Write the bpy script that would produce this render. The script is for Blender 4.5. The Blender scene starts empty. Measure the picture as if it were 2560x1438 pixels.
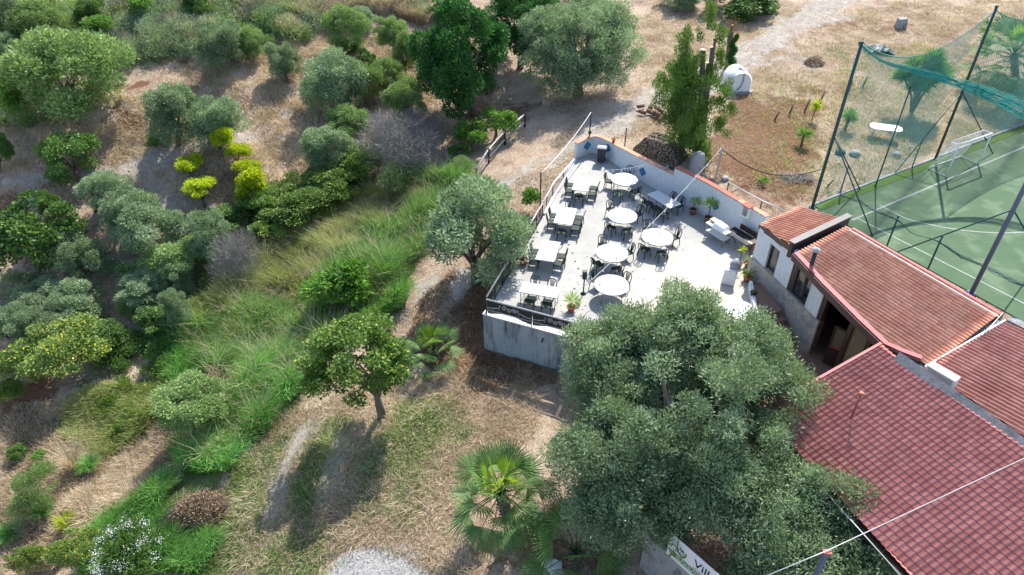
import bpy, math, random
import numpy as np
from mathutils import Vector, Matrix
rad=math.radians
random.seed(7); RNG=np.random.default_rng(11)
C=bpy.context.scene.collection
# ---------------------------------------------------------------- camera, sky, sun
CAM_F=1760.0; PITCH=rad(37.5); CAM_H=20.0
cd=bpy.data.cameras.new('camera'); cam=bpy.data.objects.new('camera',cd); C.objects.link(cam)
cam.location=(0,0,CAM_H); cam.rotation_euler=(rad(90)-PITCH,0,0)
cd.sensor_width=36; cd.lens=36*CAM_F/2560; cd.clip_start=.1; cd.clip_end=3000
bpy.context.scene.camera=cam
SUN_EL=rad(50); SUN_AZ=rad(22)          # azimuth from +Y towards +X
w=bpy.data.worlds.new('World'); bpy.context.scene.world=w; w.use_nodes=True
nt=w.node_tree; bg=nt.nodes['Background']; sky=nt.nodes.new('ShaderNodeTexSky')
sky.sky_type='NISHITA'; sky.sun_disc=False; sky.sun_elevation=SUN_EL; sky.sun_rotation=SUN_AZ
nt.links.new(sky.outputs[0],bg.inputs[0]); bg.inputs[1].default_value=0.15
sl=bpy.data.lights.new('sun','SUN'); sl.energy=4.2; sl.angle=rad(.5); sl.color=(1,.945,.85)
so=bpy.data.objects.new('sun',sl); C.objects.link(so)
sd=Vector((math.sin(SUN_AZ)*math.cos(SUN_EL),math.cos(SUN_AZ)*math.cos(SUN_EL),math.sin(SUN_EL)))
so.rotation_euler=sd.to_track_quat('Z','Y').to_euler(); so.location=(0,0,60)
vs=bpy.context.scene.view_settings; vs.view_transform='Standard'; vs.look='None'; vs.exposure=1.0; vs.gamma=1
# ---------------------------------------------------------------- photograph pixel <-> world, used to survey positions
cp,sp=math.cos(PITCH),math.sin(PITCH)
def W(u,v,z=0.0):
    a=(u-1280)/CAM_F; b=(719-v)/CAM_F
    d=(a,cp+b*sp,-sp+b*cp); t=(z-CAM_H)/d[2]
    return Vector((d[0]*t,d[1]*t,z))
def proj(x,y,z):
    k=y*cp+(CAM_H-z)*sp; k=np.maximum(k,.1)
    return 1280+CAM_F*x/k, 719-CAM_F*(y*sp-(CAM_H-z)*cp)/k, k
def hgt(P,v):
    lo,hi=0.,30.
    for _ in range(40):
        m=(lo+hi)/2
        if proj(P[0],P[1],P[2]+m)[1]>v: lo=m
        else: hi=m
    return lo
# ---------------------------------------------------------------- terrain
CTRL=[(1600,395,.45),(1700,300,.6),(1840,225,.9),(1500,290,.2),(2100,300,.5),(1440,395,-.2),(2000,100,1.5),(2560,60,1.8),(1600,60,1.3),(1900,0,2),(2300,200,.8),(1900,450,.45),(2020,520,.05),(2200,440,.0),(2560,300,0),
(2560,500,-.1),(2400,600,-.1),(2300,420,-.05),(1380,420,-.4),(1250,400,-.8),(1345,560,-.7),(1230,700,-1.6),(1200,870,-2.1),(1100,700,-1.9),
(0,0,5),(640,0,4.2),(1200,0,3),(300,200,1.5),(700,200,1),(1000,200,.3),(1150,300,-.5),(100,450,-1.5),(450,450,-1.5),(700,400,-1.5),(900,350,-1.2),(1000,470,-2),
(600,650,-4),(750,600,-3.6),(850,800,-3.4),(250,600,-3.5),(0,700,-4.5),(200,800,-5),(450,900,-5.3),(0,1000,-6.5),(200,1200,-6.6),(0,1438,-7),(450,1200,-5.2),(600,1000,-4.4),
(600,1300,-3.9),(700,1438,-3.5),(800,1200,-3),(960,1040,-2.4),(1100,900,-2.1),(1000,1438,-2.8),(1300,1300,-2.4),(1400,1438,-2.4),(1300,930,-2.1),(1700,1438,-2.4),(2200,1438,-2.4),(1700,1000,-2.2),(2000,1000,-1.6)]
cpts=[W(*c) for c in CTRL]; CX=np.array([[p.x,p.y] for p in cpts]); CZ=np.array([p.z for p in cpts])
def kern(r): return np.sqrt(r*r+4.0)
K=kern(np.linalg.norm(CX[:,None]-CX[None],axis=2)); n=len(CX)
A=np.zeros((n+1,n+1)); A[:n,:n]=K-0.0*np.eye(n); A[:n,n]=1; A[n,:n]=1
sol=np.linalg.solve(A+np.diag([1e-3]*n+[0]),np.append(CZ,0))
def lattice(seed,x,y,s):
    r=np.random.default_rng(seed); g=r.random((256,256)); X=x/s+37.3; Y=y/s+91.7
    i=np.floor(X).astype(int); j=np.floor(Y).astype(int); fx=X-i; fy=Y-j; fx=fx*fx*(3-2*fx); fy=fy*fy*(3-2*fy)
    a=g[i%256,j%256]; b=g[(i+1)%256,j%256]; c=g[i%256,(j+1)%256]; d=g[(i+1)%256,(j+1)%256]
    return (a*(1-fx)+b*fx)*(1-fy)+(c*(1-fx)+d*fx)*fy-.5
def inpoly(px,py,poly):
    ins=np.zeros(px.shape,bool); j=len(poly)-1
    for i in range(len(poly)):
        xi,yi=poly[i][:2]; xj,yj=poly[j][:2]
        if yi!=yj:
            c=((yi>py)!=(yj>py))&(px<(xj-xi)*(py-yi)/(yj-yi)+xi); ins^=c
        j=i
    return ins
def dpoly(px,py,pts,closed=False):
    d=np.full(px.shape,1e9); n=len(pts)
    for i in range(n if closed else n-1):
        a=pts[i]; b=pts[(i+1)%n]; ex,ey=b[0]-a[0],b[1]-a[1]; L=ex*ex+ey*ey+1e-9
        t=np.clip(((px-a[0])*ex+(py-a[1])*ey)/L,0,1)
        d=np.minimum(d,np.hypot(px-a[0]-t*ex,py-a[1]-t*ey))
    return d
FD=Vector((.31,-.951)).normalized(); F0=Vector((11.33,27.2))
def FP(t,off=0): return Vector((F0.x+FD.x*t+off*FD.y, F0.y+FD.y*t-off*FD.x))   # off>0: towards the terrace
WALLP=[(3.93,38.95),(5.0,39.75),(5.75,39.1),(6.3,38.2),(7.52,36.2),(8.85,34.35),(10.17,32.64),(11.1,31.1),(12.02,29.63),(12.3,29.1)]
TERR=[(-1.15,24.13),(2.06,22.79),(9.6,19.63),(11.3,22.6),(11.3,27.2),(12.0,29.5)]+WALLP[::-1][1:]
PASS_=[(9.6,19.63),(11.3,22.6),(11.3,27.2),(12.4,29),(20,24),(17,9),(10.2,9.8),(10.0,14.5)]
PITCHP=[(16.6,33.0),(18.3,30.6),(25.2,19.0),(60,10),(80,45),(51.8,53.6)]
GX=np.concatenate([np.linspace(-420,-62,20)[:-1],np.arange(-62,64,.3),np.linspace(64,420,20)[1:]])
GY=np.concatenate([np.linspace(-60,5,12)[:-1],np.arange(5,82,.3),np.linspace(82,700,30)[1:]])
gx,gy=np.meshgrid(GX,GY,indexing='ij'); q=np.stack([np.clip(gx,-48,45).ravel(),np.clip(gy,8,75).ravel()],1)
gz=np.zeros(len(q))
for i in range(0,len(q),20000):
    s_=q[i:i+20000]; gz[i:i+20000]=kern(np.linalg.norm(s_[:,None]-CX[None],axis=2))@sol[:n]+sol[n]
gz=gz.reshape(gx.shape)
hill=np.clip((-gx+4-(40-gy)*.45)/9,0,1)
bump=lattice(1,gx,gy,3.4)*.9+lattice(2,gx,gy,1.3)*.3
gz+=hill*bump*.75+(1-hill)*(lattice(3,gx,gy,2.3)*.16)+lattice(4,gx,gy,.55)*.05
bank=((gx*.35+gy*.93-gz*1.2)/4.6); bank=(bank-np.floor(bank)); gz+=hill*.55*(np.clip((bank-.72)/.28,0,1)-bank)   # cut terraces of the grove
def flat(poly,z,soft,mode):
    global gz
    ins=inpoly(gx,gy,poly); d=np.where(ins,0,dpoly(gx,gy,poly,True)); wt=np.clip(1-d/soft,0,1); wt=wt*wt*(3-2*wt)
    if mode=='set': gz=gz*(1-wt)+z*wt
    else: gz=np.where(ins|(d<.28),np.minimum(gz,z),gz)
flat(PITCHP,-.03,2.2,'set'); flat(TERR,-.35,.1,'min'); flat(PASS_,-.9,.1,'min')
def gh(x,y):
    i=int(np.clip(np.searchsorted(GX,x)-1,0,len(GX)-2)); j=int(np.clip(np.searchsorted(GY,y)-1,0,len(GY)-2))
    a=(x-GX[i])/(GX[i+1]-GX[i]); b=(y-GY[j])/(GY[j+1]-GY[j])
    return float((gz[i,j]*(1-a)+gz[i+1,j]*a)*(1-b)+(gz[i,j+1]*(1-a)+gz[i+1,j+1]*a)*b)
def ghv(x,y,g=None):
    gz=globals()['gz'] if g is None else g
    i=np.clip(np.searchsorted(GX,x)-1,0,len(GX)-2); j=np.clip(np.searchsorted(GY,y)-1,0,len(GY)-2)
    a=(x-GX[i])/(GX[i+1]-GX[i]); b=(y-GY[j])/(GY[j+1]-GY[j])
    return (gz[i,j]*(1-a)+gz[i+1,j]*a)*(1-b)+(gz[i,j+1]*(1-a)+gz[i+1,j+1]*a)*b
def G(u,v):
    P=W(u,v,0); z=0.
    for _ in range(40):
        z=z*.5+gh(P.x,P.y)*.5; P=W(u,v,z)
    return Vector((P.x,P.y,gh(P.x,P.y)))
# ---------------------------------------------------------------- object helpers
def tag(o,label=None,cat=None,group=None,kind=None):
    if label: o['label']=label
    if cat: o['category']=cat
    if group: o['group']=group
    if kind: o['kind']=kind
    return o
def thing(name,label,cat,loc=(0,0,0),rz=0,group=None):
    o=bpy.data.objects.new(name,None); C.objects.link(o); o.location=loc; o.rotation_euler=(0,0,rz); o.empty_display_size=.2
    return tag(o,label,cat,group)
def npmesh(name,V,Fq,mat,parent=None,attr=None,smooth=False,cols=None):
    V=np.asarray(V,np.float32); Fq=np.asarray(Fq,np.int32); k=Fq.shape[1]; me=bpy.data.meshes.new(name)
    me.vertices.add(len(V)); me.vertices.foreach_set('co',V.ravel())
    me.loops.add(Fq.size); me.loops.foreach_set('vertex_index',Fq.ravel())
    me.polygons.add(len(Fq)); me.polygons.foreach_set('loop_start',np.arange(0,Fq.size,k,dtype=np.int32))
    if smooth: me.polygons.foreach_set('use_smooth',np.ones(len(Fq),bool))
    if attr is not None:
        a=me.attributes.new('v','FLOAT','FACE'); a.data.foreach_set('value',np.asarray(attr,np.float32))
    if cols is not None:
        a=me.color_attributes.new('w','FLOAT_COLOR','POINT'); a.data.foreach_set('color',np.asarray(cols,np.float32).ravel())
    me.update(); me.validate(); me.materials.append(mat)
    o=bpy.data.objects.new(name,me); C.objects.link(o)
    if parent: o.parent=parent
    return o
class MB:
    def __init__(s): s.v=[]; s.f=[]; s.sm=[]
    def add(s,vs_,fs,sm=False):
        b=len(s.v); s.v+= [tuple(p) for p in vs_]; s.f+=[tuple(b+i for i in f) for f in fs]; s.sm+=[sm]*len(fs); return s
    def box(s,c,d,rz=0,rx=0,ry=0):
        M=Matrix.Rotation(rz,3,'Z')@Matrix.Rotation(ry,3,'Y')@Matrix.Rotation(rx,3,'X'); c=Vector(c)
        vs_=[c+M@Vector((x*d[0]/2,y*d[1]/2,z*d[2]/2)) for x in(-1,1) for y in(-1,1) for z in(-1,1)]
        return s.add(vs_,[(0,1,3,2),(4,6,7,5),(0,4,5,1),(2,3,7,6),(0,2,6,4),(1,5,7,3)])
    def prism(s,poly,z0,z1,sm=False):
        n=len(poly); ar=sum(poly[i][0]*poly[(i+1)%n][1]-poly[(i+1)%n][0]*poly[i][1] for i in range(n))
        if ar<0: poly=poly[::-1]
        zt=z1 if hasattr(z1,'__len__') else [z1]*n; zb=z0 if hasattr(z0,'__len__') else [z0]*n
        if ar<0 and hasattr(z1,'__len__'): zt=zt[::-1]
        if ar<0 and hasattr(z0,'__len__'): zb=zb[::-1]
        vs_=[(p[0],p[1],zb[i]) for i,p in enumerate(poly)]+[(p[0],p[1],zt[i]) for i,p in enumerate(poly)]
        return s.add(vs_,[tuple(range(n))[::-1],tuple(range(n,2*n))]+[(i,(i+1)%n,n+(i+1)%n,n+i) for i in range(n)],sm)
    def tube(s,pts,r,n=8,cap=True):
        pts=[Vector(p) for p in pts]; rs=r if hasattr(r,'__len__') else [r]*len(pts); ring=[]
        up=None
        for i,p in enumerate(pts):
            t=(pts[min(i+1,len(pts)-1)]-pts[max(i-1,0)])
            t=t.normalized() if t.length>1e-9 else Vector((0,0,1))
            if up is None: up=Vector((0,0,1)) if abs(t.z)<.9 else Vector((1,0,0))
            a=t.cross(up)
            if a.length<1e-4: a=t.cross(Vector((.3,.8,.1)))
            a.normalize(); b=a.cross(t).normalized(); up=b
            ring.append([p+(a*math.cos(2*math.pi*k/n)+b*math.sin(2*math.pi*k/n))*rs[i] for k in range(n)])
        vs_=[v for R_ in ring for v in R_]; fs=[(i*n+k,i*n+(k+1)%n,(i+1)*n+(k+1)%n,(i+1)*n+k) for i in range(len(pts)-1) for k in range(n)]
        if cap: fs+= [tuple(range(n))[::-1],tuple((len(pts)-1)*n+k for k in range(n))]
        return s.add(vs_,fs,True)
    def lathe(s,prof,c=(0,0,0),n=20):
        vs_=[(c[0]+r*math.cos(2*math.pi*k/n),c[1]+r*math.sin(2*math.pi*k/n),c[2]+z) for r,z in prof for k in range(n)]
        fs=[(i*n+k,i*n+(k+1)%n,(i+1)*n+(k+1)%n,(i+1)*n+k) for i in range(len(prof)-1) for k in range(n)]
        return s.add(vs_,fs,True)
    def build(s,name,mat,parent=None,bevel=0):
        me=bpy.data.meshes.new(name); me.from_pydata([tuple(p) for p in s.v],[],s.f); me.polygons.foreach_set('use_smooth',s.sm)
        me.update(); me.materials.append(mat); o=bpy.data.objects.new(name,me); C.objects.link(o)
        if parent: o.parent=parent
        if bevel: m=o.modifiers.new('b','BEVEL'); m.width=bevel; m.segments=2; m.limit_method='ANGLE'
        return o
def copy_tree(o,parent=None):
    c=o.copy(); C.objects.link(c); c.parent=parent
    for ch in list(o.children): copy_tree(ch,c)
    return c
def V3(p,z=None): return Vector((p[0],p[1],p[2] if z is None else z))
# ---------------------------------------------------------------- materials
def newmat(name):
    m=bpy.data.materials.new(name); m.use_nodes=True; return m,m.node_tree,m.node_tree.nodes['Principled BSDF']
def mixc(nt,fac,a,b,mode='MIX'):
    m=nt.nodes.new('ShaderNodeMix'); m.data_type='RGBA'; m.blend_type=mode
    for s_,x in ((0,fac),(6,a),(7,b)):
        if hasattr(x,'is_linked') or hasattr(x,'links'): nt.links.new(x,m.inputs[s_])
        else: m.inputs[s_].default_value=x if s_==0 else (*x[:3],1)
    return m.outputs[2]
def noise(nt,scale,detail=4,rough=.6,vec=None,dist=0):
    t=nt.nodes.new('ShaderNodeTexNoise'); t.inputs['Scale'].default_value=scale; t.inputs['Detail'].default_value=detail; t.inputs['Roughness'].default_value=rough; t.inputs['Distortion'].default_value=dist
    if vec is None: vec=coord(nt)
    nt.links.new(vec,t.inputs['Vector']); return t.outputs['Fac']
def coord(nt,kind='Object',sc=None,rot=None):
    t=nt.nodes.new('ShaderNodeTexCoord'); o=t.outputs[kind]
    if sc or rot:
        m=nt.nodes.new('ShaderNodeMapping'); nt.links.new(o,m.inputs[0])
        if sc: m.inputs['Scale'].default_value=sc
        if rot: m.inputs['Rotation'].default_value=rot
        o=m.outputs[0]
    return o
def ramp(nt,f,a,b,c0=(0,0,0),c1=(1,1,1)):
    r=nt.nodes.new('ShaderNodeValToRGB'); r.color_ramp.elements[0].position=a; r.color_ramp.elements[1].position=b
    r.color_ramp.elements[0].color=(*c0,1); r.color_ramp.elements[1].color=(*c1,1); nt.links.new(f,r.inputs[0]); return r.outputs[0]
def bump_(nt,p,h,strength=.3,dist=.02):
    b=nt.nodes.new('ShaderNodeBump'); b.inputs['Strength'].default_value=strength; b.inputs['Distance'].default_value=dist
    nt.links.new(h,b.inputs['Height']); nt.links.new(b.outputs[0],p.inputs['Normal'])
def plain(name,col,rough=.6,var=.25,scale=3,metal=0,bump=.15,spec=.4,col2=None):
    m,nt,p=newmat(name); c2=col2 or tuple(x*(1-var) for x in col)
    f=ramp(nt,noise(nt,scale,6,.65),.35,.68); c=mixc(nt,f,col,c2); c=mixc(nt,ramp(nt,noise(nt,scale*9,3,.6),.4,.7),c,tuple(x*.85 for x in col2 or col))
    nt.links.new(c,p.inputs['Base Color']); p.inputs['Roughness'].default_value=rough; p.inputs['Metallic'].default_value=metal; p.inputs['Specular IOR Level'].default_value=spec
    if bump: bump_(nt,p,noise(nt,scale*14,4),bump,.01)
    return m
def leafmat(name,lo,hi,trans=.3,tip=None):
    m,nt,p=newmat(name); a=nt.nodes.new('ShaderNodeAttribute'); a.attribute_name='v'
    oi=nt.nodes.new('ShaderNodeObjectInfo')
    c=mixc(nt,a.outputs['Fac'],lo,hi)
    if tip:
        c=mixc(nt,ramp(nt,a.outputs['Fac'],.86,.93),c,tip)
    hs=nt.nodes.new('ShaderNodeHueSaturation'); nt.links.new(c,hs.inputs['Color'])
    mr=nt.nodes.new('ShaderNodeMapRange'); nt.links.new(oi.outputs['Random'],mr.inputs[0]); mr.inputs[3].default_value=.8; mr.inputs[4].default_value=1.15; nt.links.new(mr.outputs[0],hs.inputs['Value'])
    nt.links.new(hs.outputs[0],p.inputs['Base Color']); p.inputs['Roughness'].default_value=.55; p.inputs['Specular IOR Level'].default_value=.35
    tr=nt.nodes.new('ShaderNodeBsdfTranslucent'); t2=mixc(nt,.5,hs.outputs[0],tuple(min(1,x*1.3) for x in (hi[0]*1.1,hi[1]*1.15,hi[2]*.6))); nt.links.new(t2,tr.inputs[0])
    mx=nt.nodes.new('ShaderNodeMixShader'); mx.inputs[0].default_value=trans
    nt.links.new(p.outputs[0],mx.inputs[1]); nt.links.new(tr.outputs[0],mx.inputs[2]); nt.links.new(mx.outputs[0],nt.nodes['Material Output'].inputs[0])
    return m
M={}
M['olive']=leafmat('olive_leaves',(.035,.085,.035),(.37,.48,.29),.25)
M['olivegreen']=leafmat('green_olive_leaves',(.035,.095,.025),(.33,.46,.17),.27)
M['dark']=leafmat('dark_leaves',(.015,.07,.016),(.06,.21,.045),.3)
M['broad']=leafmat('broad_leaves',(.025,.075,.018),(.17,.30,.07),.26)
M['citrus']=leafmat('citrus_leaves',(.03,.08,.015),(.18,.30,.055),.26,(.42,.46,.06))
M['lemon']=leafmat('lemon_leaves',(.15,.24,.012),(.55,.62,.03),.45)
M['yellowspot']=leafmat('fruiting_leaves',(.07,.13,.03),(.25,.36,.09),.32,(.8,.62,.07))
M['bright']=leafmat('bright_leaves',(.045,.14,.018),(.19,.37,.06),.33)
M['grey']=leafmat('grey_twigs',(.09,.083,.075),(.32,.30,.29),.03)
M['cypress']=leafmat('cypress_leaves',(.015,.055,.01),(.17,.29,.05),.22)
M['palm']=leafmat('palm_leaf',(.04,.1,.03),(.17,.30,.09),.3)
M['palmnew']=leafmat('young_palm_leaf',(.12,.24,.02),(.32,.48,.05),.45)
M['reed']=leafmat('reed_grass',(.045,.16,.03),(.28,.52,.15),.32)
M['reedyellow']=leafmat('seeding_grass',(.13,.20,.04),(.56,.58,.25),.32)
M['herb']=leafmat('meadow_herbs',(.09,.17,.045),(.34,.44,.14),.3)
M['straw']=leafmat('dry_straw',(.32,.235,.165),(.74,.61,.46),.25)
M['brownlitter']=leafmat('dead_leaves',(.1,.055,.03),(.42,.28,.16),.1)
M['bark']=plain('bark',(.16,.13,.1),.9,.5,6,bump=.6)
M['greybark']=plain('grey_bark',(.34,.31,.29),.9,.4,6,bump=.6)
M['rock']=plain('field_stone',(.46,.41,.36),.9,.4,4)
M['wood']=plain('cut_wood',(.75,.58,.4),.8,.2,4)
M['flowerwhite']=plain('white_petals',(.85,.85,.85),.6,.05)
M['flowerred']=plain('red_petals',(.6,.05,.03),.6,.1)
# ---------------------------------------------------------------- ground sheet and its materials
def groundmat():
    m,nt,p=newmat('dry_ground'); a=nt.nodes.new('ShaderNodeAttribute'); a.attribute_name='w'
    s=nt.nodes.new('ShaderNodeSeparateColor'); nt.links.new(a.outputs['Color'],s.inputs[0])
    big=noise(nt,.35,5,.6); mid=noise(nt,1.6,6,.7,dist=.6); fine=noise(nt,9,6,.75,dist=1.2); st=noise(nt,14,4,.7,coord(nt,sc=(1,.35,1),rot=(0,0,.7)))
    base=mixc(nt,ramp(nt,mid,.35,.62),(.47,.35,.255),(.25,.17,.12)); base=mixc(nt,ramp(nt,big,.42,.62),base,(.56,.44,.33))
    base=mixc(nt,ramp(nt,fine,.5,.68),base,(.13,.085,.055)); base=mixc(nt,ramp(nt,st,.54,.66),base,(.66,.53,.40))
    grn=mixc(nt,ramp(nt,fine,.38,.66),(.22,.28,.10),(.07,.12,.04)); grn=mixc(nt,ramp(nt,st,.58,.7),grn,(.38,.42,.17))
    path=mixc(nt,ramp(nt,fine,.4,.66),(.45,.395,.34),(.29,.24,.195)); path=mixc(nt,ramp(nt,mid,.46,.6),path,(.50,.45,.39))
    earth=mixc(nt,ramp(nt,fine,.38,.62),(.30,.165,.10),(.13,.072,.045))
    def th(w_,amt=.55):
        mm=nt.nodes.new('ShaderNodeMath'); mm.operation='ADD'; nt.links.new(w_,mm.inputs[0]); x=nt.nodes.new('ShaderNodeMath'); x.operation='MULTIPLY_ADD'; nt.links.new(mid,x.inputs[0]); x.inputs[1].default_value=amt*2; x.inputs[2].default_value=-amt; nt.links.new(x.outputs[0],mm.inputs[1])
        return ramp(nt,mm.outputs[0],.35,.62)
    c=mixc(nt,th(s.outputs[2]),base,earth); c=mixc(nt,th(s.outputs[0],1.1),c,grn); c=mixc(nt,th(s.outputs[1],.35),c,path)
    gr=nt.nodes.new('ShaderNodeTexVoronoi'); gr.inputs['Scale'].default_value=14; nt.links.new(coord(nt),gr.inputs[0])
    gravel=mixc(nt,gr.outputs['Color'],(.60,.585,.56),(.30,.29,.28)); c=mixc(nt,ramp(nt,a.outputs['Alpha'],.3,.6),c,gravel)
    nt.links.new(c,p.inputs['Base Color']); p.inputs['Roughness'].default_value=.95; p.inputs['Specular IOR Level'].default_value=.1
    ad=nt.nodes.new('ShaderNodeMath'); ad.operation='ADD'; nt.links.new(mid,ad.inputs[0]); nt.links.new(fine,ad.inputs[1]); bump_(nt,p,ad.outputs[0],.9,.16)
    return m
uu,vv,_=proj(gx,gy,gz); vv=np.where(gy<4,3000,vv)
jit=lattice(8,gx,gy,1.1)*45+lattice(9,gx,gy,.5)*24
def stroke(pts,hw,soft=30,amt=1.): return amt*np.clip((hw+soft/2-(dpoly(uu,vv,pts)+jit))/soft,0,1)
def area(poly,soft=40,amt=1.):
    d=dpoly(uu,vv,poly,True); d=np.where(inpoly(uu,vv,poly),-d,d)+jit; return amt*np.clip(.5-d/soft,0,1)
wg=np.zeros(gx.shape); wp=wg.copy(); we=wg.copy(); wa=wg.copy()
GREENS=[area([(1130,440),(1180,470),(1000,700),(900,830),(760,960),(640,1090),(560,1180),(480,1300),(520,1438),(200,1438),(330,1240),(480,1060),(560,900),(640,760),(620,640),(760,560),(900,500),(1040,470)],60),
 area([(1000,1000),(1130,990),(1180,1080),(1040,1200),(930,1180)],60,.6),stroke([(820,1070),(760,1200),(760,1330)],26,60,.9),stroke([(930,1150),(900,1270)],22,60,.75),stroke([(700,1120),(620,1220),(640,1330)],40,80,.6),area([(560,1180),(700,1120),(640,1300),(620,1438),(500,1438)],80,.55),
 area([(650,1300),(820,1330),(800,1438),(640,1438)],90,.55),stroke([(1080,740),(1040,800)],22,40,.6),stroke([(1120,780),(1090,840),(1160,860)],20,60,.5),area([(0,20),(520,0),(820,0),(780,110),(500,150),(330,160),(200,120)],90,.62),
 area([(200,960),(420,930),(430,1040),(260,1110),(60,1300),(0,1400),(0,1240),(150,1090)],70,.6),area([(420,640),(640,700),(560,800),(430,800),(340,700)],80,.7),stroke([(2100,140),(2130,150)],30,40,.5),stroke([(1100,1050),(1000,1260)],30,90,.35)]
for g in GREENS: wg=np.maximum(wg,g)
for g in [stroke([(2130,-10),(1990,55),(1900,120),(1780,190),(1660,250),(1560,300),(1470,345)],30,40),stroke([(1480,340),(1330,420),(1240,480)],9,40,.8),stroke([(1440,385),(1330,450)],7,40,.7),stroke([(1470,345),(1400,380)],20,60,.8),
 stroke([(1080,690),(1040,760),(1000,800)],14,26,.9),stroke([(1160,700),(1100,780)],16,30,.9),stroke([(810,1040),(730,1120),(690,1230),(660,1330)],26,50,.9),stroke([(850,1090),(830,1160),(790,1300)],18,50,.7),
 stroke([(250,1250),(110,1330),(0,1400)],24,40,.6),stroke([(0,455),(140,440),(330,425),(470,370),(620,330)],14,36,.95),stroke([(60,500),(250,480)],12,36,.9),stroke([(360,440),(440,500),(560,540)],24,40,.8),stroke([(620,150),(740,230),(700,340),(660,420)],14,50,.6),stroke([(240,690),(260,780)],16,40,.8),stroke([(320,260),(520,160)],12,40,.55),stroke([(1890,130),(2060,170)],26,60,.5),stroke([(2060,515),(2300,425),(2560,322)],10,14,.9)]: wp=np.maximum(wp,g)
for g in [area([(1830,240),(2060,230),(2040,440),(1990,520),(1800,440),(1760,380)],80,.85),area([(1020,860),(1230,840),(1380,900),(1330,960),(1150,990)],60,.7),area([(1180,700),(1230,650),(1290,560),(1240,780),(1210,880),(1120,850)],50,.75),
 area([(0,980),(130,930),(170,1080),(60,1290),(0,1300)],70,.85),stroke([(300,225),(350,210)],9,20,1),stroke([(260,310),(330,300)],8,20,.9),area([(1900,120),(2060,30),(2330,30),(2300,100),(2100,90)],80,.55),
 area([(1150,230),(1400,250),(1300,330),(1130,320)],80,.6),area([(380,370),(640,350),(560,420),(380,430)],70,.4),area([(1200,1300),(1500,1330),(1600,1438),(1150,1438)],90,.55),area([(560,200),(740,240),(700,330),(600,300)],80,.45)]: we=np.maximum(we,g)
wa=np.maximum(wa,area([(800,1438),(860,1380),(960,1350),(1060,1395),(1060,1460),(800,1460)],26))
gxx,gyy=np.gradient(gz); sx_=np.gradient(GX)[:,None]; sy_=np.gradient(GY)[None]; slope=np.hypot(gxx/sx_,gyy/sy_); we=np.maximum(we,np.clip((slope-.42)/.3,0,1)*.85*hill)
cols=np.stack([wg,wp,we,wa],-1).reshape(-1,4)
ni,nj=gx.shape; idx=np.arange(ni*nj).reshape(ni,nj)
Fg=np.stack([idx[:-1,:-1],idx[1:,:-1],idx[1:,1:],idx[:-1,1:]],-1).reshape(-1,4)
M['ground']=groundmat()
gr=npmesh('ground',np.stack([gx,gy,gz],-1).reshape(-1,3),Fg,M['ground'],smooth=True,cols=cols); tag(gr,'dry straw covered slopes with dirt tracks and green patches',None,None,'structure')
# ---------------------------------------------------------------- vegetation builders
def unit(a): return a/np.maximum(np.linalg.norm(a,axis=-1,keepdims=True),1e-9)
def leaves_geo(c,d,L,wd,rng):
    n=len(c); s=unit(np.cross(d,rng.normal(size=(n,3)))); L=np.broadcast_to(L,(n,))[:,None]; wd=np.broadcast_to(wd,(n,))[:,None]
    nn=np.cross(s,d)
    V=np.stack([c,c+d*L*.5+s*wd,c+d*L+nn*wd*.3,c+d*L*.5-s*wd],1).reshape(-1,3)
    return V,np.arange(4*n).reshape(n,4)
def clump_points(seed,nclump,cr,flat=.0,low=-.55):
    r=np.random.default_rng(seed); out=[]
    while len(out)<nclump:
        d=unit(r.normal(size=3)); 
        if d[2]<low: continue
        rr=(1-cr*.9)*(.35+.65*r.random()**.45); p=d*rr
        if all(np.linalg.norm(p-o)>cr*.62 for o in out) or r.random()<.04: out.append(p)
    return np.array(out)
def crown_geo(seed,nleaf=9000,nclump=22,cr=.34,L=.085,wd=.018,up=.5,low=-.55,upbias=0.,clumps=None,droop=0):
    r=np.random.default_rng(seed); cl=clump_points(seed,nclump,cr,low=low) if clumps is None else clumps; nclump=len(cl)
    cr_=cr*(.65+.7*r.random(nclump)); k=r.choice(nclump,nleaf,p=cr_**2/np.sum(cr_**2)); tone=r.random(nclump)
    o=unit(r.normal(size=(nleaf,3))+[0,0,.45]); rad_=cr_[k]*(r.random(nleaf)**.24)*(.86+.22*r.random(nleaf))
    sub=unit(r.normal(size=(nclump,9,3))); kk=r.integers(0,9,nleaf); o2=sub[k,kk]; o=unit(o+o2*.8)
    c=cl[k]+o*rad_[:,None]*[1,1,.85]; d=unit(o*.55+[0,0,up]+r.normal(size=(nleaf,3))*.7+unit(cl[k])*.15)
    V,Fq=leaves_geo(c,d,L*(.6+.8*r.random(nleaf)),wd*(.7+.6*r.random(nleaf)),r)
    v=np.clip(.08+.4*tone[k]+.5*r.random(nleaf)**1.3,0,1); v=np.where(r.random(nleaf)<.06,.97,np.minimum(v,.84))
    return V,Fq,v,cl
PROTO={}
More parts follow.
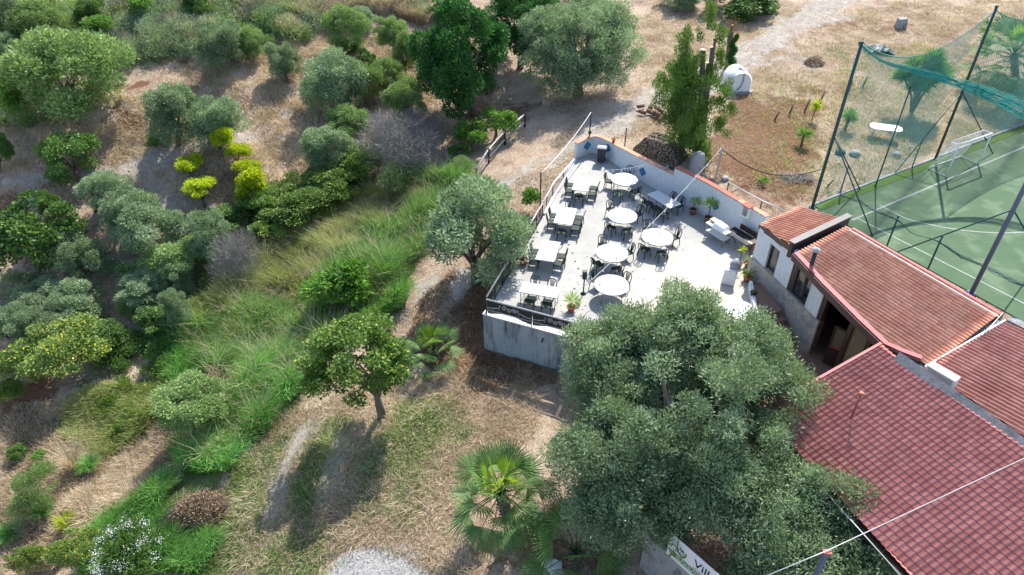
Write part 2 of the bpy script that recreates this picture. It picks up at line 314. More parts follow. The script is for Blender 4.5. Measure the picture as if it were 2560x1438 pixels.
def trunk_mesh(seed,limbs=6,r0=.085,top=1.0):
    r=random.Random(seed); b=MB(); f=.35+.15*r.random(); lean=(r.uniform(-.06,.06),r.uniform(-.06,.06))
    b.tube([(0,0,-.12),(lean[0]*.4,lean[1]*.4,f*.5),(lean[0],lean[1],f)],[r0*1.35,r0,r0*.8],8)
    for i in range(limbs):
        a=2*math.pi*(i+r.random()*.7)/limbs; R_=.35+.35*r.random(); z=top*(.75+.5*r.random())
        m=(lean[0]+math.cos(a)*R_*.5,lean[1]+math.sin(a)*R_*.5,f+(z-f)*.55); e=(math.cos(a)*R_,math.sin(a)*R_,z)
        b.tube([(lean[0],lean[1],f-.06),m,e],[r0*.6,r0*.38,r0*.14],6)
        for j in range(2):
            a2=a+r.uniform(-.9,.9); e2=(m[0]+math.cos(a2)*.32,m[1]+math.sin(a2)*.32,z*r.uniform(.85,1.15)); b.tube([m,e2],[r0*.26,r0*.07],5)
    return b
def proto(key,mat,seed,**kw):
    if (key,seed) not in PROTO:
        V,Fq,v,cl=crown_geo(seed,**kw); o=npmesh('crown',V,Fq,mat,None,v); t=trunk_mesh(seed).build('trunk',M['greybark'] if key=='grey' else M['bark'])
        C.objects.unlink(o); C.objects.unlink(t); PROTO[(key,seed)]=(o.data,t.data); bpy.data.objects.remove(o); bpy.data.objects.remove(t)
    return PROTO[(key,seed)]
KIND={ # material, leaves, clumps, clump radius, leaf length, leaf width, up
 'olive':('olive',19000,34,.25,.075,.013,.5,-.85),'olivegreen':('olivegreen',19000,32,.26,.075,.014,.55,-.85),'broad':('broad',9000,34,.24,.08,.03,.2,-.8),
 'dark':('dark',42000,52,.21,.05,.012,.1,-.85),'lemon':('lemon',6500,18,.3,.09,.034,.5,-.35),'citrus':('citrus',14000,50,.19,.058,.022,.2,-.75),
 'yellow':('yellowspot',12000,30,.26,.06,.024,.3,-.5),'bright':('bright',2600,16,.3,.13,.04,.5,-.5),'grey':('grey',7500,34,.3,.22,.0038,.7,-.5),
 'bramble':('citrus',13000,34,.25,.062,.024,.3,-.4),'mango':('bright',3400,20,.28,.2,.036,.2,-.4),'scrubby':('olivegreen',7000,20,.33,.1,.012,.9,-.3),'bigolive':('olive',60000,95,.155,.034,.0055,.5,-.7)}
def tree(kind,box,base,label,cat='tree',name=None,group=None,seeds=4,trunk=True,ysc=.95):
    cx,cy,wpx,hpx=box; B=G(*base); k0=proj(B.x,B.y,B.z)[2]; rx=wpx/2*k0/CAM_F; zc=hgt(B,cy); k=proj(B.x,B.y,B.z+zc)[2]
    a=PITCH+math.atan((cy-719)/CAM_F); hh=hpx/2*k/CAM_F; rx=wpx/2*k/CAM_F; ry=rx*ysc
    if hh<=ry*math.sin(a)*1.05: ry=hh/math.sin(a)*.8
    rz=math.sqrt(max(hh*hh-(ry*math.sin(a))**2,.0))/math.cos(a); rz=min(max(rz,.5*rx),1.5*rx); zc=max(zc,rz*.5)
    kd=KIND[kind]; cm,tm=proto(kind,M[kd[0]],(hash_(label)%seeds)+10*len(kind),nleaf=kd[1],nclump=kd[2],cr=kd[3],L=kd[4],wd=kd[5],up=kd[6],low=kd[7])
    dx=(cx-1280)/CAM_F*k-B.x
    root=thing(name or ('olive_tree' if 'olive' in kind else 'tree' if trunk else 'bush'),label,cat,B,0,group)
    o=bpy.data.objects.new('crown' if trunk else 'foliage',cm); C.objects.link(o); o.parent=root; o.location=(dx,0,zc); o.scale=(rx*1.12,ry*1.12,rz*1.12); rz_=(hash_(label)//7%628)/100
    o.rotation_euler=(0,0,rz_ if abs(rx-ry)<.3*rx else 0)
    if trunk:
        t=bpy.data.objects.new('trunk',tm); C.objects.link(t); t.parent=root; t.scale=(rx*.9,ry*.9,zc); t.rotation_euler=(0,0,rz_*2)
        if abs(dx)>.2*rx:
            t.matrix_parent_inverse=Matrix(((1,0,dx*.75/zc,0),(0,1,0,0),(0,0,1,0),(0,0,0,1)))
    return root
def hash_(s):
    h=7
    for ch in s: h=(h*131+ord(ch))%1000003
    return h
def blades(name,label,poly,n,hmin,hmax,wd,mat,lean=(.0,0),spread=.5,cat=None,seed=1,dens=None,stuff=True):
    r=np.random.default_rng(seed); P=np.array([[p[0],p[1]] for p in poly],float)
    u0,v0=P.min(0); u1,v1=P.max(0); xs=[];m=0
    while m<n:
        # uniform over the ground: candidates in world space
        cs=[W(u,v,-2) for u in(u0,u1) for v in(v0,v1)]; X=np.array([[c.x,c.y] for c in cs]); x=r.uniform(X[:,0].min()-3,X[:,0].max()+3,n*2); y=r.uniform(X[:,1].min()-3,X[:,1].max()+3,n*2)
        z=ghv(x,y); u,v,_=proj(x,y,z); j=lattice(21,x,y,1.2)*50
        ok=inpoly(u+j,v+j*.7,poly)
        if dens is not None: ok&=(lattice(seed+5,x,y,dens)+lattice(seed+6,x,y,dens*.3)*.6)>r.normal(size=len(x))*.3-.02
        pw=ghv(x,y,wp); gw_=ghv(x,y,wg); ok&=r.random(len(x))>pw*1.15
        if name in('dry_grass',): ok&=(r.random(len(x))>gw_*.8)&(r.random(len(x))>ghv(x,y,we)*.75)
        if name=='meadow_grass': ok&=r.random(len(x))<.06+gw_*1.3
        xs.append(np.stack([x,y,z],1)[ok]); m+=ok.sum()
    p=np.concatenate(xs)[:n]; th=r.uniform(0,6.283,n); h=r.uniform(hmin,hmax,n)*(1+.9*lattice(33,p[:,0],p[:,1],1.1))
    sd=np.stack([np.cos(th),np.sin(th),0*th],1); cl=lattice(34,p[:,0],p[:,1],.55)*6
    ph_=r.uniform(0,6.283,n); sr=spread*1.25*np.sqrt(r.random(n)); b=np.stack([np.cos(ph_)*sr+lean[0]+np.cos(cl)*.12,np.sin(ph_)*sr+lean[1]+np.sin(cl)*.12,0*th],1)
    wv=(wd*(.6+.8*r.random(n)))[:,None]; h=h[:,None]
    p0=p-[0,0,.05]; p1=p+np.array([0,0,1])*h*.55+b*h*.3; p2=p+np.array([0,0,1])*h*.92+b*h*1.0
    V=np.stack([p0-sd*wv,p0+sd*wv,p1+sd*wv*.9,p1-sd*wv*.9,p2+sd*wv*.15,p2-sd*wv*.15],1).reshape(-1,3)
    i=np.arange(n)*6; Fq=np.concatenate([np.stack([i,i+1,i+2,i+3],1),np.stack([i+3,i+2,i+4,i+5],1)])
    tone=np.clip(.45+.7*lattice(35,p[:,0],p[:,1],1.7)+.5*lattice(36,p[:,0],p[:,1],.4)+r.normal(size=n)*.27,0,1)
    o=npmesh(name,V,Fq,mat,None,np.concatenate([tone,tone])); return tag(o,label,cat,None,'stuff' if stuff else None)
def scrub(name,label,poly,nc,rmin,rmax,per,mat,L,wd,seed,up=.5,cat=None):
    r=np.random.default_rng(seed); P=np.array([[p[0],p[1]] for p in poly],float); u0,v0=P.min(0);u1,v1=P.max(0); cc=[]
    while len(cc)<nc:
        u=r.uniform(u0,u1); v=r.uniform(v0,v1)
        if inpoly(np.array([u]),np.array([v]),poly)[0]:
            g=G(u,v); R_=r.uniform(rmin,rmax); cc.append((g.x,g.y,g.z+R_*.45,R_,r.random()))
    cc=np.array(cc); n=nc*per; k=r.integers(0,nc,n); o=unit(r.normal(size=(n,3))); o[:,2]=np.abs(o[:,2])*.9-.1
    sub=unit(r.normal(size=(nc,7,3))); o=unit(o+sub[k,r.integers(0,7,n)]*.8); rr=cc[k,3]*(r.random(n)**.45)
    c=cc[k,:3]+o*rr[:,None]; d=unit(o+[0,0,up]+r.normal(size=(n,3))*.6); V,Fq=leaves_geo(c,d,L*(.6+.8*r.random(n)),wd*(.7+.6*r.random(n)),r)
    v=np.clip(.1+.5*cc[k,4]+.4*r.random(n),0,.84); v=np.where(r.random(n)<.05,.97,v)
    return tag(npmesh(name,V,Fq,mat,None,v),label,cat,None,'stuff')
def fan_palm(label,base,crown_px,R,nf,trunk_h,seed,young=5,name='fan_palm'):
    B=G(*base); r=np.random.default_rng(seed); root=thing(name,label,'palm',B)
    h=trunk_h; b=MB(); pts=[(0,0,-.1)]; top=(((crown_px-1280)/CAM_F*proj(B.x,B.y,B.z+h)[2]-B.x) if crown_px else 0)
    b.tube([(0,0,-.15),(top*.4,0,h*.5),(top,0,h)],[.24,.2,.22],12)
    for i in range(60):
        a=i*2.4; z=h*(.15+.85*i/60); b.tube([(top*z/h+math.cos(a)*.17,math.sin(a)*.17,z),(top*z/h+math.cos(a)*.3,math.sin(a)*.3,z+.12)],[.035,.02],4)
    b.build('trunk',M['bark'],root)
    for part,cnt,mat in (('crown',nf,M['palm']),('young_leaves',young,M['palmnew'])):
        if not cnt: continue
        V=[];F=[];at=[];st=MB()
        for i in range(cnt):
            a=i*2.39996+r.random()*.3; fr=(i+.5)/cnt
            el=rad(72-112*fr+r.uniform(-8,8)) if part=='crown' else rad(80-14*fr)
            el=min(el,rad(74)) if part=='crown' else el
            d=np.array([math.cos(a)*math.cos(el),math.sin(a)*math.cos(el),math.sin(el)]); pl=R*(.62 if part=='crown' else .42)*(.85+.3*r.random()); c0=np.array([top,0,h]); c1=c0+d*pl-np.array([0,0,.12*R*(1-math.sin(el))])
            st.tube([tuple(c0),tuple((c0+c1)/2+[0,0,.05*R]),tuple(c1)],[.025,.018,.012],5)
            side=unit(np.cross(d,[0,0,1.])+r.normal(size=3)*.12); nrm=unit(np.cross(side,d)); ns=26; fl=R*.56*(.85+.3*r.random()); t0=r.random()
            for j in range(ns):
                ph=rad(-88+176*j/(ns-1)); dd=unit(d*math.cos(ph)+side*math.sin(ph)-nrm*.14*abs(math.sin(ph))); L=fl*(1-.34*abs(ph)/2)*(.94+.1*r.random()); sd=unit(np.cross(dd,nrm)); ww=.5*fl*.105
                m=c1+dd*L*.55; e=c1+dd*L-np.array([0,0,1])*L*(.05+.16*r.random())
                q=len(V); V+=[c1,m+sd*ww*.5+nrm*ww*.25*(-1)**j,e,m-sd*ww*.5]; F.append((q,q+1,q+2,q+3)); at.append(min(1,max(0,.25+.4*t0+.3*r.random())))
        o=npmesh(part,np.array(V),np.array(F),mat,root,at)
        st.build('petioles',M['palmnew'] if part!='crown' else M['palm'],o)
    return root
def rosette_geo(c,n,L,wd,r,lo=-.5):
    d=[]
    while len(d)<n:
        x=unit(r.normal(size=3)); 
        if x[2]>lo: d.append(x)
    d=np.array(d); cc=np.repeat(np.array([c]),n,0)+d*.04; return leaves_geo(cc,d,L*(.75+.4*r.random(n)),wd,r)
def yucca(label,base,heads,seed,L=.7,n=130,cat='yucca',name='yucca_plant',wd=.028,trunkr=.09,mat='palmnew',B=None):
    B=B or G(*base); r=np.random.default_rng(seed); root=thing(name,label,cat,B); b=MB(); Vs=[];Fs=[];at=[];q=0
    for hx,hy,hz in heads:
        b.tube([(0,0,-.1),(hx*.3,hy*.3,hz*.5),(hx,hy,hz)],[trunkr,trunkr*.8,trunkr*.7],7)
        V,F=rosette_geo((hx,hy,hz),n,L,wd,r); Vs.append(V);Fs.append(F+q);q+=len(V);at.append(np.clip(r.normal(.5,.25,n),0,1))
    b.build('trunk',M['bark'],root); npmesh('leaves',np.concatenate(Vs),np.concatenate(Fs),M[mat],root,np.concatenate(at)); return root
def twig_pile(name,label,px,w,dp,h,n,mat,cat,seed,L=.8,leafm=None,nl=0,z=None):
    B=G(*px); r=random.Random(seed); root=thing(name,label,cat,B); b=MB()
    for i in range(n):
        a=r.uniform(0,6.28); R_=math.sqrt(r.random()); x=math.cos(a)*R_*w/2; y=math.sin(a)*R_*dp/2; zz=h*(1-R_**2)*r.uniform(.3,1); a2=r.uniform(0,6.28) if r.random()<.4 else r.gauss(.6,.5); l=L*r.uniform(.4,1)
        m=(x,y,zz); b.tube([(x-math.cos(a2)*l/2,y-math.sin(a2)*l/2,zz-l*.12),m,(x+math.cos(a2)*l/2,y+math.sin(a2)*l/2,zz+r.uniform(-.2,.25)*l)],[.022*r.uniform(.5,1.2),.016,.006],4)
    b.build('branches',mat,root)
    if nl:
        rr=np.random.default_rng(seed); a=rr.uniform(0,6.28,nl); R_=np.sqrt(rr.random(nl)); c=np.stack([np.cos(a)*R_*w/2,np.sin(a)*R_*dp/2,h*(1-R_**2)*rr.uniform(.1,1.05,nl)+.03],1); V,F=leaves_geo(c,unit(rr.normal(size=(nl,3))),.085,.02,rr); npmesh('dead_leaves',V,F,leafm,root,rr.random(nl))
    return root
# ---------------------------------------------------------------- terrace, walls, pitch
M['plaster']=plain('white_plaster',(.72,.74,.76),.8,.12,1.2,bump=.15,col2=(.66,.68,.70))
def stained(name,base,st,sc=(1.2,1.2,.25)):
    m,nt,p=newmat(name); f=ramp(nt,noise(nt,2.2,6,.7,coord(nt,sc=sc)),.5,.66); c=mixc(nt,f,base,st); c=mixc(nt,ramp(nt,noise(nt,6,6,.7),.5,.75),c,tuple(x*.75 for x in base)); nt.links.new(c,p.inputs['Base Color']); p.inputs['Roughness'].default_value=.85; bump_(nt,p,noise(nt,12,5),.3,.02); return m
M['oldplaster']=stained('stained_plaster',(.33,.38,.42),(.09,.10,.11),(.9,.9,.14))
M['concrete']=stained('weathered_concrete',(.30,.31,.31),(.12,.12,.125),(1,1,.6))
def floormat():
    m,nt,p=newmat('terrace_cement'); c=mixc(nt,ramp(nt,noise(nt,.6,6,.7),.4,.65),(.35,.345,.33),(.285,.283,.27)); c=mixc(nt,ramp(nt,noise(nt,3.2,8,.75),.5,.76),c,(.25,.247,.235))
    g=nt.nodes.new('ShaderNodeTexGradient'); g.gradient_type='SPHERICAL'; mp=nt.nodes.new('ShaderNodeMapping'); mp.inputs['Location'].default_value=(-8.6/5.2,-25.2/4.6,0); mp.inputs['Scale'].default_value=(1/5.2,1/4.6,.01); nt.links.new(coord(nt),mp.inputs[0]); nt.links.new(mp.outputs[0],g.inputs[0])
    c=mixc(nt,ramp(nt,g.outputs['Fac'],.05,.7),c,(.44,.40,.33)); nt.links.new(c,p.inputs['Base Color']); p.inputs['Roughness'].default_value=.75; bump_(nt,p,noise(nt,9,5),.15,.01); return m
M['terrfloor']=floormat()
M['terracotta']=plain('terracotta',(.55,.21,.12),.8,.4,5); M['cap']=plain('terracotta_coping',(.62,.33,.22),.85,.45,3)
M['capred']=plain('red_coping',(.38,.14,.10),.8,.3,3)
M['tileblue']=plain('blue_glaze',(.04,.2,.42),.25,.5,9,spec=.6)
M['tilelight']=plain('pale_glaze',(.35,.55,.68),.25,.3,9)
M['darkmetal']=plain('dark_iron',(.03,.03,.033),.5,.3,6,bump=0); M['railgrey']=plain('galvanised_rail',(.5,.5,.5),.4,.2,4,metal=.3,bump=0)
M['scroll']=plain('painted_scrollwork',(.55,.55,.55),.5,.15,6,bump=0)
M['whitepaint']=plain('white_paint',(.8,.8,.8),.5,.06,4,bump=.05)
M['greenplastic']=plain('dark_green_plastic',(.018,.04,.032),.6,.15,5,bump=0,spec=.2)
M['tabletop']=plain('white_tabletop',(.46,.50,.52),.45,.06,3,bump=.03); M['tableleg']=plain('grey_tube',(.22,.23,.24),.4,.2,4,metal=.5,bump=0)
M['binplastic']=plain('charcoal_plastic',(.035,.04,.05),.45,.2,4,bump=0); M['binlid']=plain('dusty_lid',(.3,.32,.35),.5,.2,4,bump=0)
M['brownmetal']=plain('brown_metal',(.055,.03,.028),.4,.3,4,bump=0); M['steel']=plain('stainless_steel',(.55,.55,.55),.3,.2,3,metal=.8,bump=0)
M['greenmetal']=plain('green_painted_steel',(.015,.075,.085),.5,.4,3,bump=0); M['bluegrey']=plain('grey_blue_steel',(.13,.15,.24),.5,.3,2,bump=0)
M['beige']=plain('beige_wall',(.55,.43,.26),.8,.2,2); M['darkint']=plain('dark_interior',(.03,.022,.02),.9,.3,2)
tf=MB().prism(TERR,-3.2,0).build('terrace_floor',M['terrfloor']); tag(tf,'pale cement terrace slab holding the dining tables',None,None,'structure')
# retaining wall seen from outside, 4 cm proud of the slab
def wallseg(b,a,c,z0,z1,t,off=0):
    a=Vector(a[:2]);c=Vector(c[:2]);d=(c-a).normalized();n=Vector((-d.y,d.x)); a1=a+n*off;c1=c+n*off
    b.prism([a1+n*t/2,c1+n*t/2,c1-n*t/2,a1-n*t/2],z0,z1); return b
rw=thing('retaining_wall','stained blue grey plaster wall holding up the terrace','wall',(-1.15,24.13,-2.2))
def local(o,root): o.parent=root; o.matrix_parent_inverse=Matrix.Translation(-Vector(root.location)); return o
b=MB(); wallseg(b,(-1.19,24.09),(9.6,19.57),-3.0,-.004,.10,-.02); wallseg(b,(-1.19,24.09),(3.9,38.95),-3.0,-.004,.08,.06); local(b.build('plaster_face',M['oldplaster']),rw)
b=MB(); wallseg(b,(-1.3,24.1),(9.65,19.5),.004,.06,.26,.10); local(b.build('coping',M['whitepaint']),rw)
b=MB(); wallseg(b,(1.72,32.5),(3.85,38.75),.004,.12,.16,.0); local(b.build('kerb',M['whitepaint']),rw)
p0=Vector((-1.15,24.13)); dd=(Vector((2.06,22.79))-p0).normalized()
b=MB(); q_=p0+dd*2.75; b.tube([(q_.x-.1,q_.y-.35,-.42),(q_.x,q_.y+.05,-.40)],.04,8); local(b.build('drain_pipe',M['darkmetal']),rw)
# back wall with coping
bw=thing('garden_wall','white plaster boundary wall with terracotta coping and blue tiles along the terrace','wall',(WALLP[0][0],WALLP[0][1],0))
hts=[1.02,1.12,1.15,1.2,1.36,1.42]
def offs(P,t):
    out=[]
    for i,p in enumerate(P):
        a=Vector(P[max(i-1,0)]);c=Vector(P[min(i+1,len(P)-1)]);d=(c-a).normalized();out.append(Vector(p)+Vector((-d.y,d.x))*t)
    return out
def smoothline(P,H,n=8):
    out=[];hh=[]
    for i in range(len(P)-1):
        p=[Vector(P[max(i-1,0)]),Vector(P[i]),Vector(P[i+1]),Vector(P[min(i+2,len(P)-1)])]
        for k in range(n):
            t=k/n; out.append(.5*((2*p[1])+(-p[0]+p[2])*t+(2*p[0]-5*p[1]+4*p[2]-p[3])*t*t+(-p[0]+3*p[1]-3*p[2]+p[3])*t**3)); hh.append(H[i]*(1-t)+H[i+1]*t)
    out.append(Vector(P[-1]));hh.append(H[-1]); return out,hh
def ribbonwall(P,H,z0,t0,t1,zt=0):
    b=MB(); A_=offs(P,t0);B_=offs(P,t1); n=len(P); vs_=[]
    for i in range(n): vs_+=[(A_[i].x,A_[i].y,z0 if zt==0 else H[i]+z0),(A_[i].x,A_[i].y,H[i]+zt),(B_[i].x,B_[i].y,H[i]+zt),(B_[i].x,B_[i].y,z0 if zt==0 else H[i]+z0)]
    fs=[(4*i+k,4*i+(k+1)%4,4*i+4+(k+1)%4,4*i+4+k) for i in range(n-1) for k in range(4)]+[(0,1,2,3)[::-1],tuple(4*(n-1)+k for k in range(4))]
    return b.add(vs_,fs)
P1,H1=smoothline(WALLP[:6],hts); P2,H2=smoothline(WALLP[5:],[1.85,1.88,1.9,1.93,1.95])
for P,H,cm in ((P1,H1,'cap'),(P2,H2,'capred')):
    local(ribbonwall(P,H,-.6,0,.2).build('wall_panel',M['plaster']),bw)
    P_=P if cm=='cap' else P[:len(P)*6//10]; H_=H if cm=='cap' else H[:len(H)*6//10]
    local(ribbonwall(P_,H_,.003,-.05,.26,.05).build('coping',M[cm]),bw)
local(ribbonwall(P2[len(P2)*6//10-1:],H2[len(P2)*6//10-1:],.003,-.04,.25,.045).build('coping',M['cap']),bw)
def at_wall(P,H,f,z,off):
    i=f*(len(P)-1); k=min(int(i),len(P)-2); p=P[k].lerp(P[k+1],i-k); d=(P[k+1]-P[k]).normalized(); n=Vector((-d.y,d.x)); p=p-n*off; return Vector((p.x,p.y,z)),math.atan2(d.y,d.x)
for P,H,f,z in ((P1,H1,.13,.62),(P1,H1,.42,.72),(P1,H1,.80,.62),(P2,H2,.37,.95)):
    p,a=at_wall(P,H,f,z,.012); b=MB().box((0,0,0),(.42,.03,.42),ry=rad(45)); o=b.build('wall_tile',M['tileblue']); o.location=p; o.rotation_euler=(0,0,a); local(o,bw); 
    b=MB()
    for s1 in range(8): b.tube([(math.cos(s1*.785)*.05,-.02,math.sin(s1*.785)*.05),(math.cos(s1*.785+.3)*.12,-.02,math.sin(s1*.785+.3)*.12)],.009,5)
    b.lathe([(.0,.0),(.03,0)],(0,0,0),8); t=b.build('tile_motif',M['tilelight']); t.parent=o
# pitch sheets
def turfmat():
    m,nt,p=newmat('artificial_turf'); c=mixc(nt,ramp(nt,noise(nt,1.2,6,.7),.38,.66),(.05,.10,.048),(.075,.135,.07)); c=mixc(nt,ramp(nt,noise(nt,16,4,.8),.4,.66),c,(.055,.11,.05)); c=mixc(nt,ramp(nt,noise(nt,.5,3),.52,.62),c,(.10,.16,.088)); nt.links.new(c,p.inputs['Base Color']); p.inputs['Roughness'].default_value=.9; bump_(nt,p,noise(nt,60,3),.4,.02); return m
M['linepaint']=plain('worn_line_paint',(.34,.37,.33),.8,.5,6); M['turf']=turfmat(); M['turfdark']=plain('turf_edge_grass',(.07,.15,.02),.9,.5,8,bump=.6)
e=MB().prism(PITCHP,-.028,.012).build('football_pitch',M['turf']); tag(e,'green artificial turf pitch with white lines',None,None,'structure')
def ribbon(pts,w,z,name,mat):
    P=[Vector(p[:2]) for p in pts]; A_=offs([tuple(p) for p in P],w/2);B_=offs([tuple(p) for p in P],-w/2); b=MB()
    b.add([(p.x,p.y,z) for p in A_]+[(p.x,p.y,z) for p in B_],[(i,i+1,len(P)+i+1,len(P)+i)[::-1] for i in range(len(P)-1)]); return b.build(name,mat)
a_=W(2130,551);c_=W(2575,362); dl=(c_-a_).normalized()
tag(ribbon([a_,a_+dl*40],.11,.018,'goal_line',M['linepaint']),'white goal line',None,None,'structure')
s0=W(2140,545);s1=W(2572,766); sdv=(s1-s0).normalized(); tag(ribbon([s0,s0+sdv*30],.09,.022,'touch_line',M['linepaint']),'white touch line beside the red roof',None,None,'structure')
arc=[W(u,v) for u,v in ((2200,514),(2230,530),(2270,549),(2320,561),(2370,571),(2420,578),(2470,582),(2520,583),(2570,580),(2640,572))]
arc,_h=smoothline([(p.x,p.y) for p in arc],[0]*len(arc),4); tag(ribbon(arc,.09,.02,'penalty_arc',M['linepaint']),'curved white penalty area line',None,None,'structure')
k0=W(2045,521);k1=W(2570,317); kb=ribbon([k0,k0+(k1-k0).normalized()*40],.5,.03,'turf_border',M['turfdark']); tag(kb,'dark grassy strip along the pitch edge',None,None,'structure')
kn=Vector((-(k1-k0).normalized().y,(k1-k0).normalized().x,0)); kk=MB(); wallseg(kk,k0+kn*.34,k0+kn*.34+(k1-k0).normalized()*40,-.3,.10,.12); tag(kk.build('kerb',M['concrete']),'concrete kerb along the pitch edge',None,None,'structure')
# ---------------------------------------------------------------- railings
def railing(name,label,a,c,ztop,n,solid,rootmat=M['darkmetal']):
    a=Vector(a);c=Vector(c);root=thing(name,label,'railing',a); L=(c-a).length; d=(c-a).normalized()
    m=Matrix.Translation(-a)
    b=MB(); b.tube([a+Vector((0,0,ztop)),c+Vector((0,0,ztop))],.04,8); local(b.build('handrail',M['railgrey']),root)
    for i in range(n+1):
        p=a+(c-a)*i/n; b=MB(); b.box((p.x,p.y,(ztop)/2+.02),(.045,.045,ztop),rz=math.atan2(d.y,d.x)); local(b.build('post',rootmat),root)
    return root,a,c,L,d
# scrollwork railing on the near side
a=Vector((-1.12,24.02,.06)); root,a,c,L,d=railing('scrollwork_railing','black and grey scrollwork railing on the near terrace edge',a,a+Vector((dd.x,dd.y,0))*10.6,.86,5,0)
pw=10.6/5
for i in range(5):
    b=MB();bk=MB(); Q=lambda s,z:tuple(a+Vector((d.x,d.y,0))*(pw*(i+s))+Vector((0,0,z)))
    scr=[Q(s,.42+.22*math.sin(s*math.pi)**2) for s in np.linspace(0.02,.3,9)]
    b.tube(scr,.018,6); b.tube([Q(1-s,.42+.22*math.sin(s*math.pi)**2) for s in np.linspace(.02,.42,10)],.018,6)
    for cx_,sg in ((.40,1),(.62,-1)):
        b.tube([Q(cx_+sg*(.010+.05*(1-t))*math.cos(t*9),.60+(.02+.11*(1-t))*math.sin(t*9)) for t in np.linspace(0,1,22)],[.018]*21+[.01],6)
    b.tube([Q(.51+.035*math.cos(t),.56+.075*math.sin(t)) for t in np.linspace(0,6.28,13)],.022,6)
    for s in (.30,.70,): b.tube([Q(s+.012*math.cos(t),.66+.03*math.sin(t)) for t in np.linspace(0,6.28,8)],.016,5)
    for z in (.31,.27): b.tube([Q(.02,z),Q(.98,z)],.011,5)
    for s in (.1,.9):
        for k in range(4): b.tube([Q(s-.024+k*.016,.06),Q(s-.024+k*.016,.2)],.008,5)
    for s in (.17,.83,.28,.72): 
        b.tube([Q(s-.012,.44),Q(s+.012,.44)],.014,5); b.tube([Q(s,.41),Q(s,.47)],.014,5)
    local(b.build('scrollwork',M['scroll']),root)
    # dark back plate with a wavy lower edge
    n=24; vs_=[Q(.02+.96*k/n,.80) for k in range(n+1)]+[Q(.02+.96*k/n,.06+.20*math.sin(math.pi*k/n)**1.5) for k in range(n+1)]
    ofs=Vector((-d.y,d.x,0))*.03; vs_=[Vector(v)+ofs for v in vs_]; th_=[v+ofs*.25 for v in vs_]; N=n+1
    fs=[(k,k+1,N+k+1,N+k) for k in range(n)]+[(2*N+N+k,2*N+N+k+1,2*N+k+1,2*N+k) for k in range(n)]+[(N+k,N+k+1,3*N+k+1,3*N+k) for k in range(n)]+[(2*N+k,2*N+k+1,k+1,k) for k in range(n)]
    bk.add(vs_+th_,fs); local(bk.build('back_plate',M['darkmetal']),root)
# left railing with vertical bars
a=Vector((-1.12,24.2,.0)); c=Vector((1.62,32.2,0)); root,a,c,L,d=railing('bar_railing','dark vertical bar railing down the long left terrace edge',a,c,.9,8,0)
for i in range(8):
    b=MB(); m_=11
    for k in range(1,m_*1): p=a+(c-a)*(i+k/m_)/8; b.box((p.x,p.y,.46),(.014,.014,.82))
    for z in (.08,.82): b.tube([a+(c-a)*i/8+Vector((0,0,z)),a+(c-a)*(i+1)/8+Vector((0,0,z))],.014,5)
    local(b.build('bar_panel',M['darkmetal']),root)
a=Vector((1.60,32.2,0)); pr=thing('pipe_rail','pale pipe rail on short posts rising beyond the bar railing','railing',a)
b=MB(); b.tube([(1.62,32.2,.92),(2.35,34.55,.88),(3.95,38.95,.2)],.05,8); local(b.build('pipe',M['whitepaint']),pr)
for x,y in ((2.0,33.4),(2.38,34.6),(3.1,36.6)):
    b=MB(); b.tube([(x-.1,y,-.3),(x-.1,y,.85 if y<35 else .55)],.03,6); local(b.build('post',M['darkmetal']),pr)
# light poles and bulb cables
def pole(label,B,h,r=.035,mat='darkmetal',name='light_pole',cat='pole',lean=(0,0)):
    root=thing(name,label,cat,B); b=MB(); b.tube([(0,0,-.3),(lean[0],lean[1],h)],r,8); b.build('shaft',M[mat],root); b=MB(); b.lathe([(0,.03),(r*1.3,.02),(r*1.3,-.03)],(lean[0],lean[1],h),8); b.build('cap',M[mat],root); return Vector(B)+Vector((lean[0],lean[1],h))
def cable(name,label,p,q,sag,r,mat,bulbs=0,n=16,cat='cable'):
    p=Vector(p);q=Vector(q); root=thing(name,label,cat,p) if bulbs else None
    pts=[p.lerp(q,t)-Vector((0,0,sag*4*t*(1-t))) for t in np.linspace(0,1,n)]; o=MB().tube(pts,r,5).build('wire' if bulbs else name,M[mat])
    if not bulbs: return tag(o,label,cat)
    local(o,root)
    for k in range(bulbs):
        t=(k+.5)/bulbs; c=p.lerp(q,t)-Vector((0,0,sag*4*t*(1-t))); b=MB().lathe([(0,-.15),(.03,-.14),(.045,-.10),(.03,-.05),(.02,0)],tuple(c),8); local(b.build('bulb',M['whitepaint']),root)
    return root
pA=pole('black pole standing outside the bar railing on the left',Vector((1.5,32.45,-.5)),3.05)
pB=pole('tall black pole at the far left corner of the white wall',Vector((4.75,39.9,0)),2.65)
pC=pole('slim black pole behind the curved part of the white wall',W(1560,380,.35),1.55)
pD=pole('leaning grey green post behind the white wall by the junk',W(1785,462,.4),2.3,.05,'concrete',lean=(.1,.1))
cable('string_light_cable','pale light cable over the dirt road between the two black poles',pA,pB,.25,.018,'whitepaint',0)
pE=Vector((W(1458,735).x,W(1458,735).y,0))
b=MB(); r_=thing('lamp_post','short black lamp standing beside the shaded round table','lamp',pE); b.lathe([(.14,0),(.12,.04),(.03,.08),(.03,.9)],(0,0,0),10); b.build('stem',M['greenplastic'],r_); b=MB().box((0,0,1.1),(.2,.2,.42)); b.build('lantern_box',M['darkmetal'],r_,bevel=.02)
cable('string_lights','pale bulb cable strung across the terrace from the grey post',pD,Vector((W(1455,725,1.2).x,W(1455,725,1.2).y,1.3)),.35,.013,'scroll',12)
p_,a2=at_wall(P1,H1,.86,1.0,.02); cable('wall_string_lights','thin bulb cable hanging along the curved white wall',W(1500,425,1.0),W(1610,412,1.4),.12,.01,'whitepaint',5)
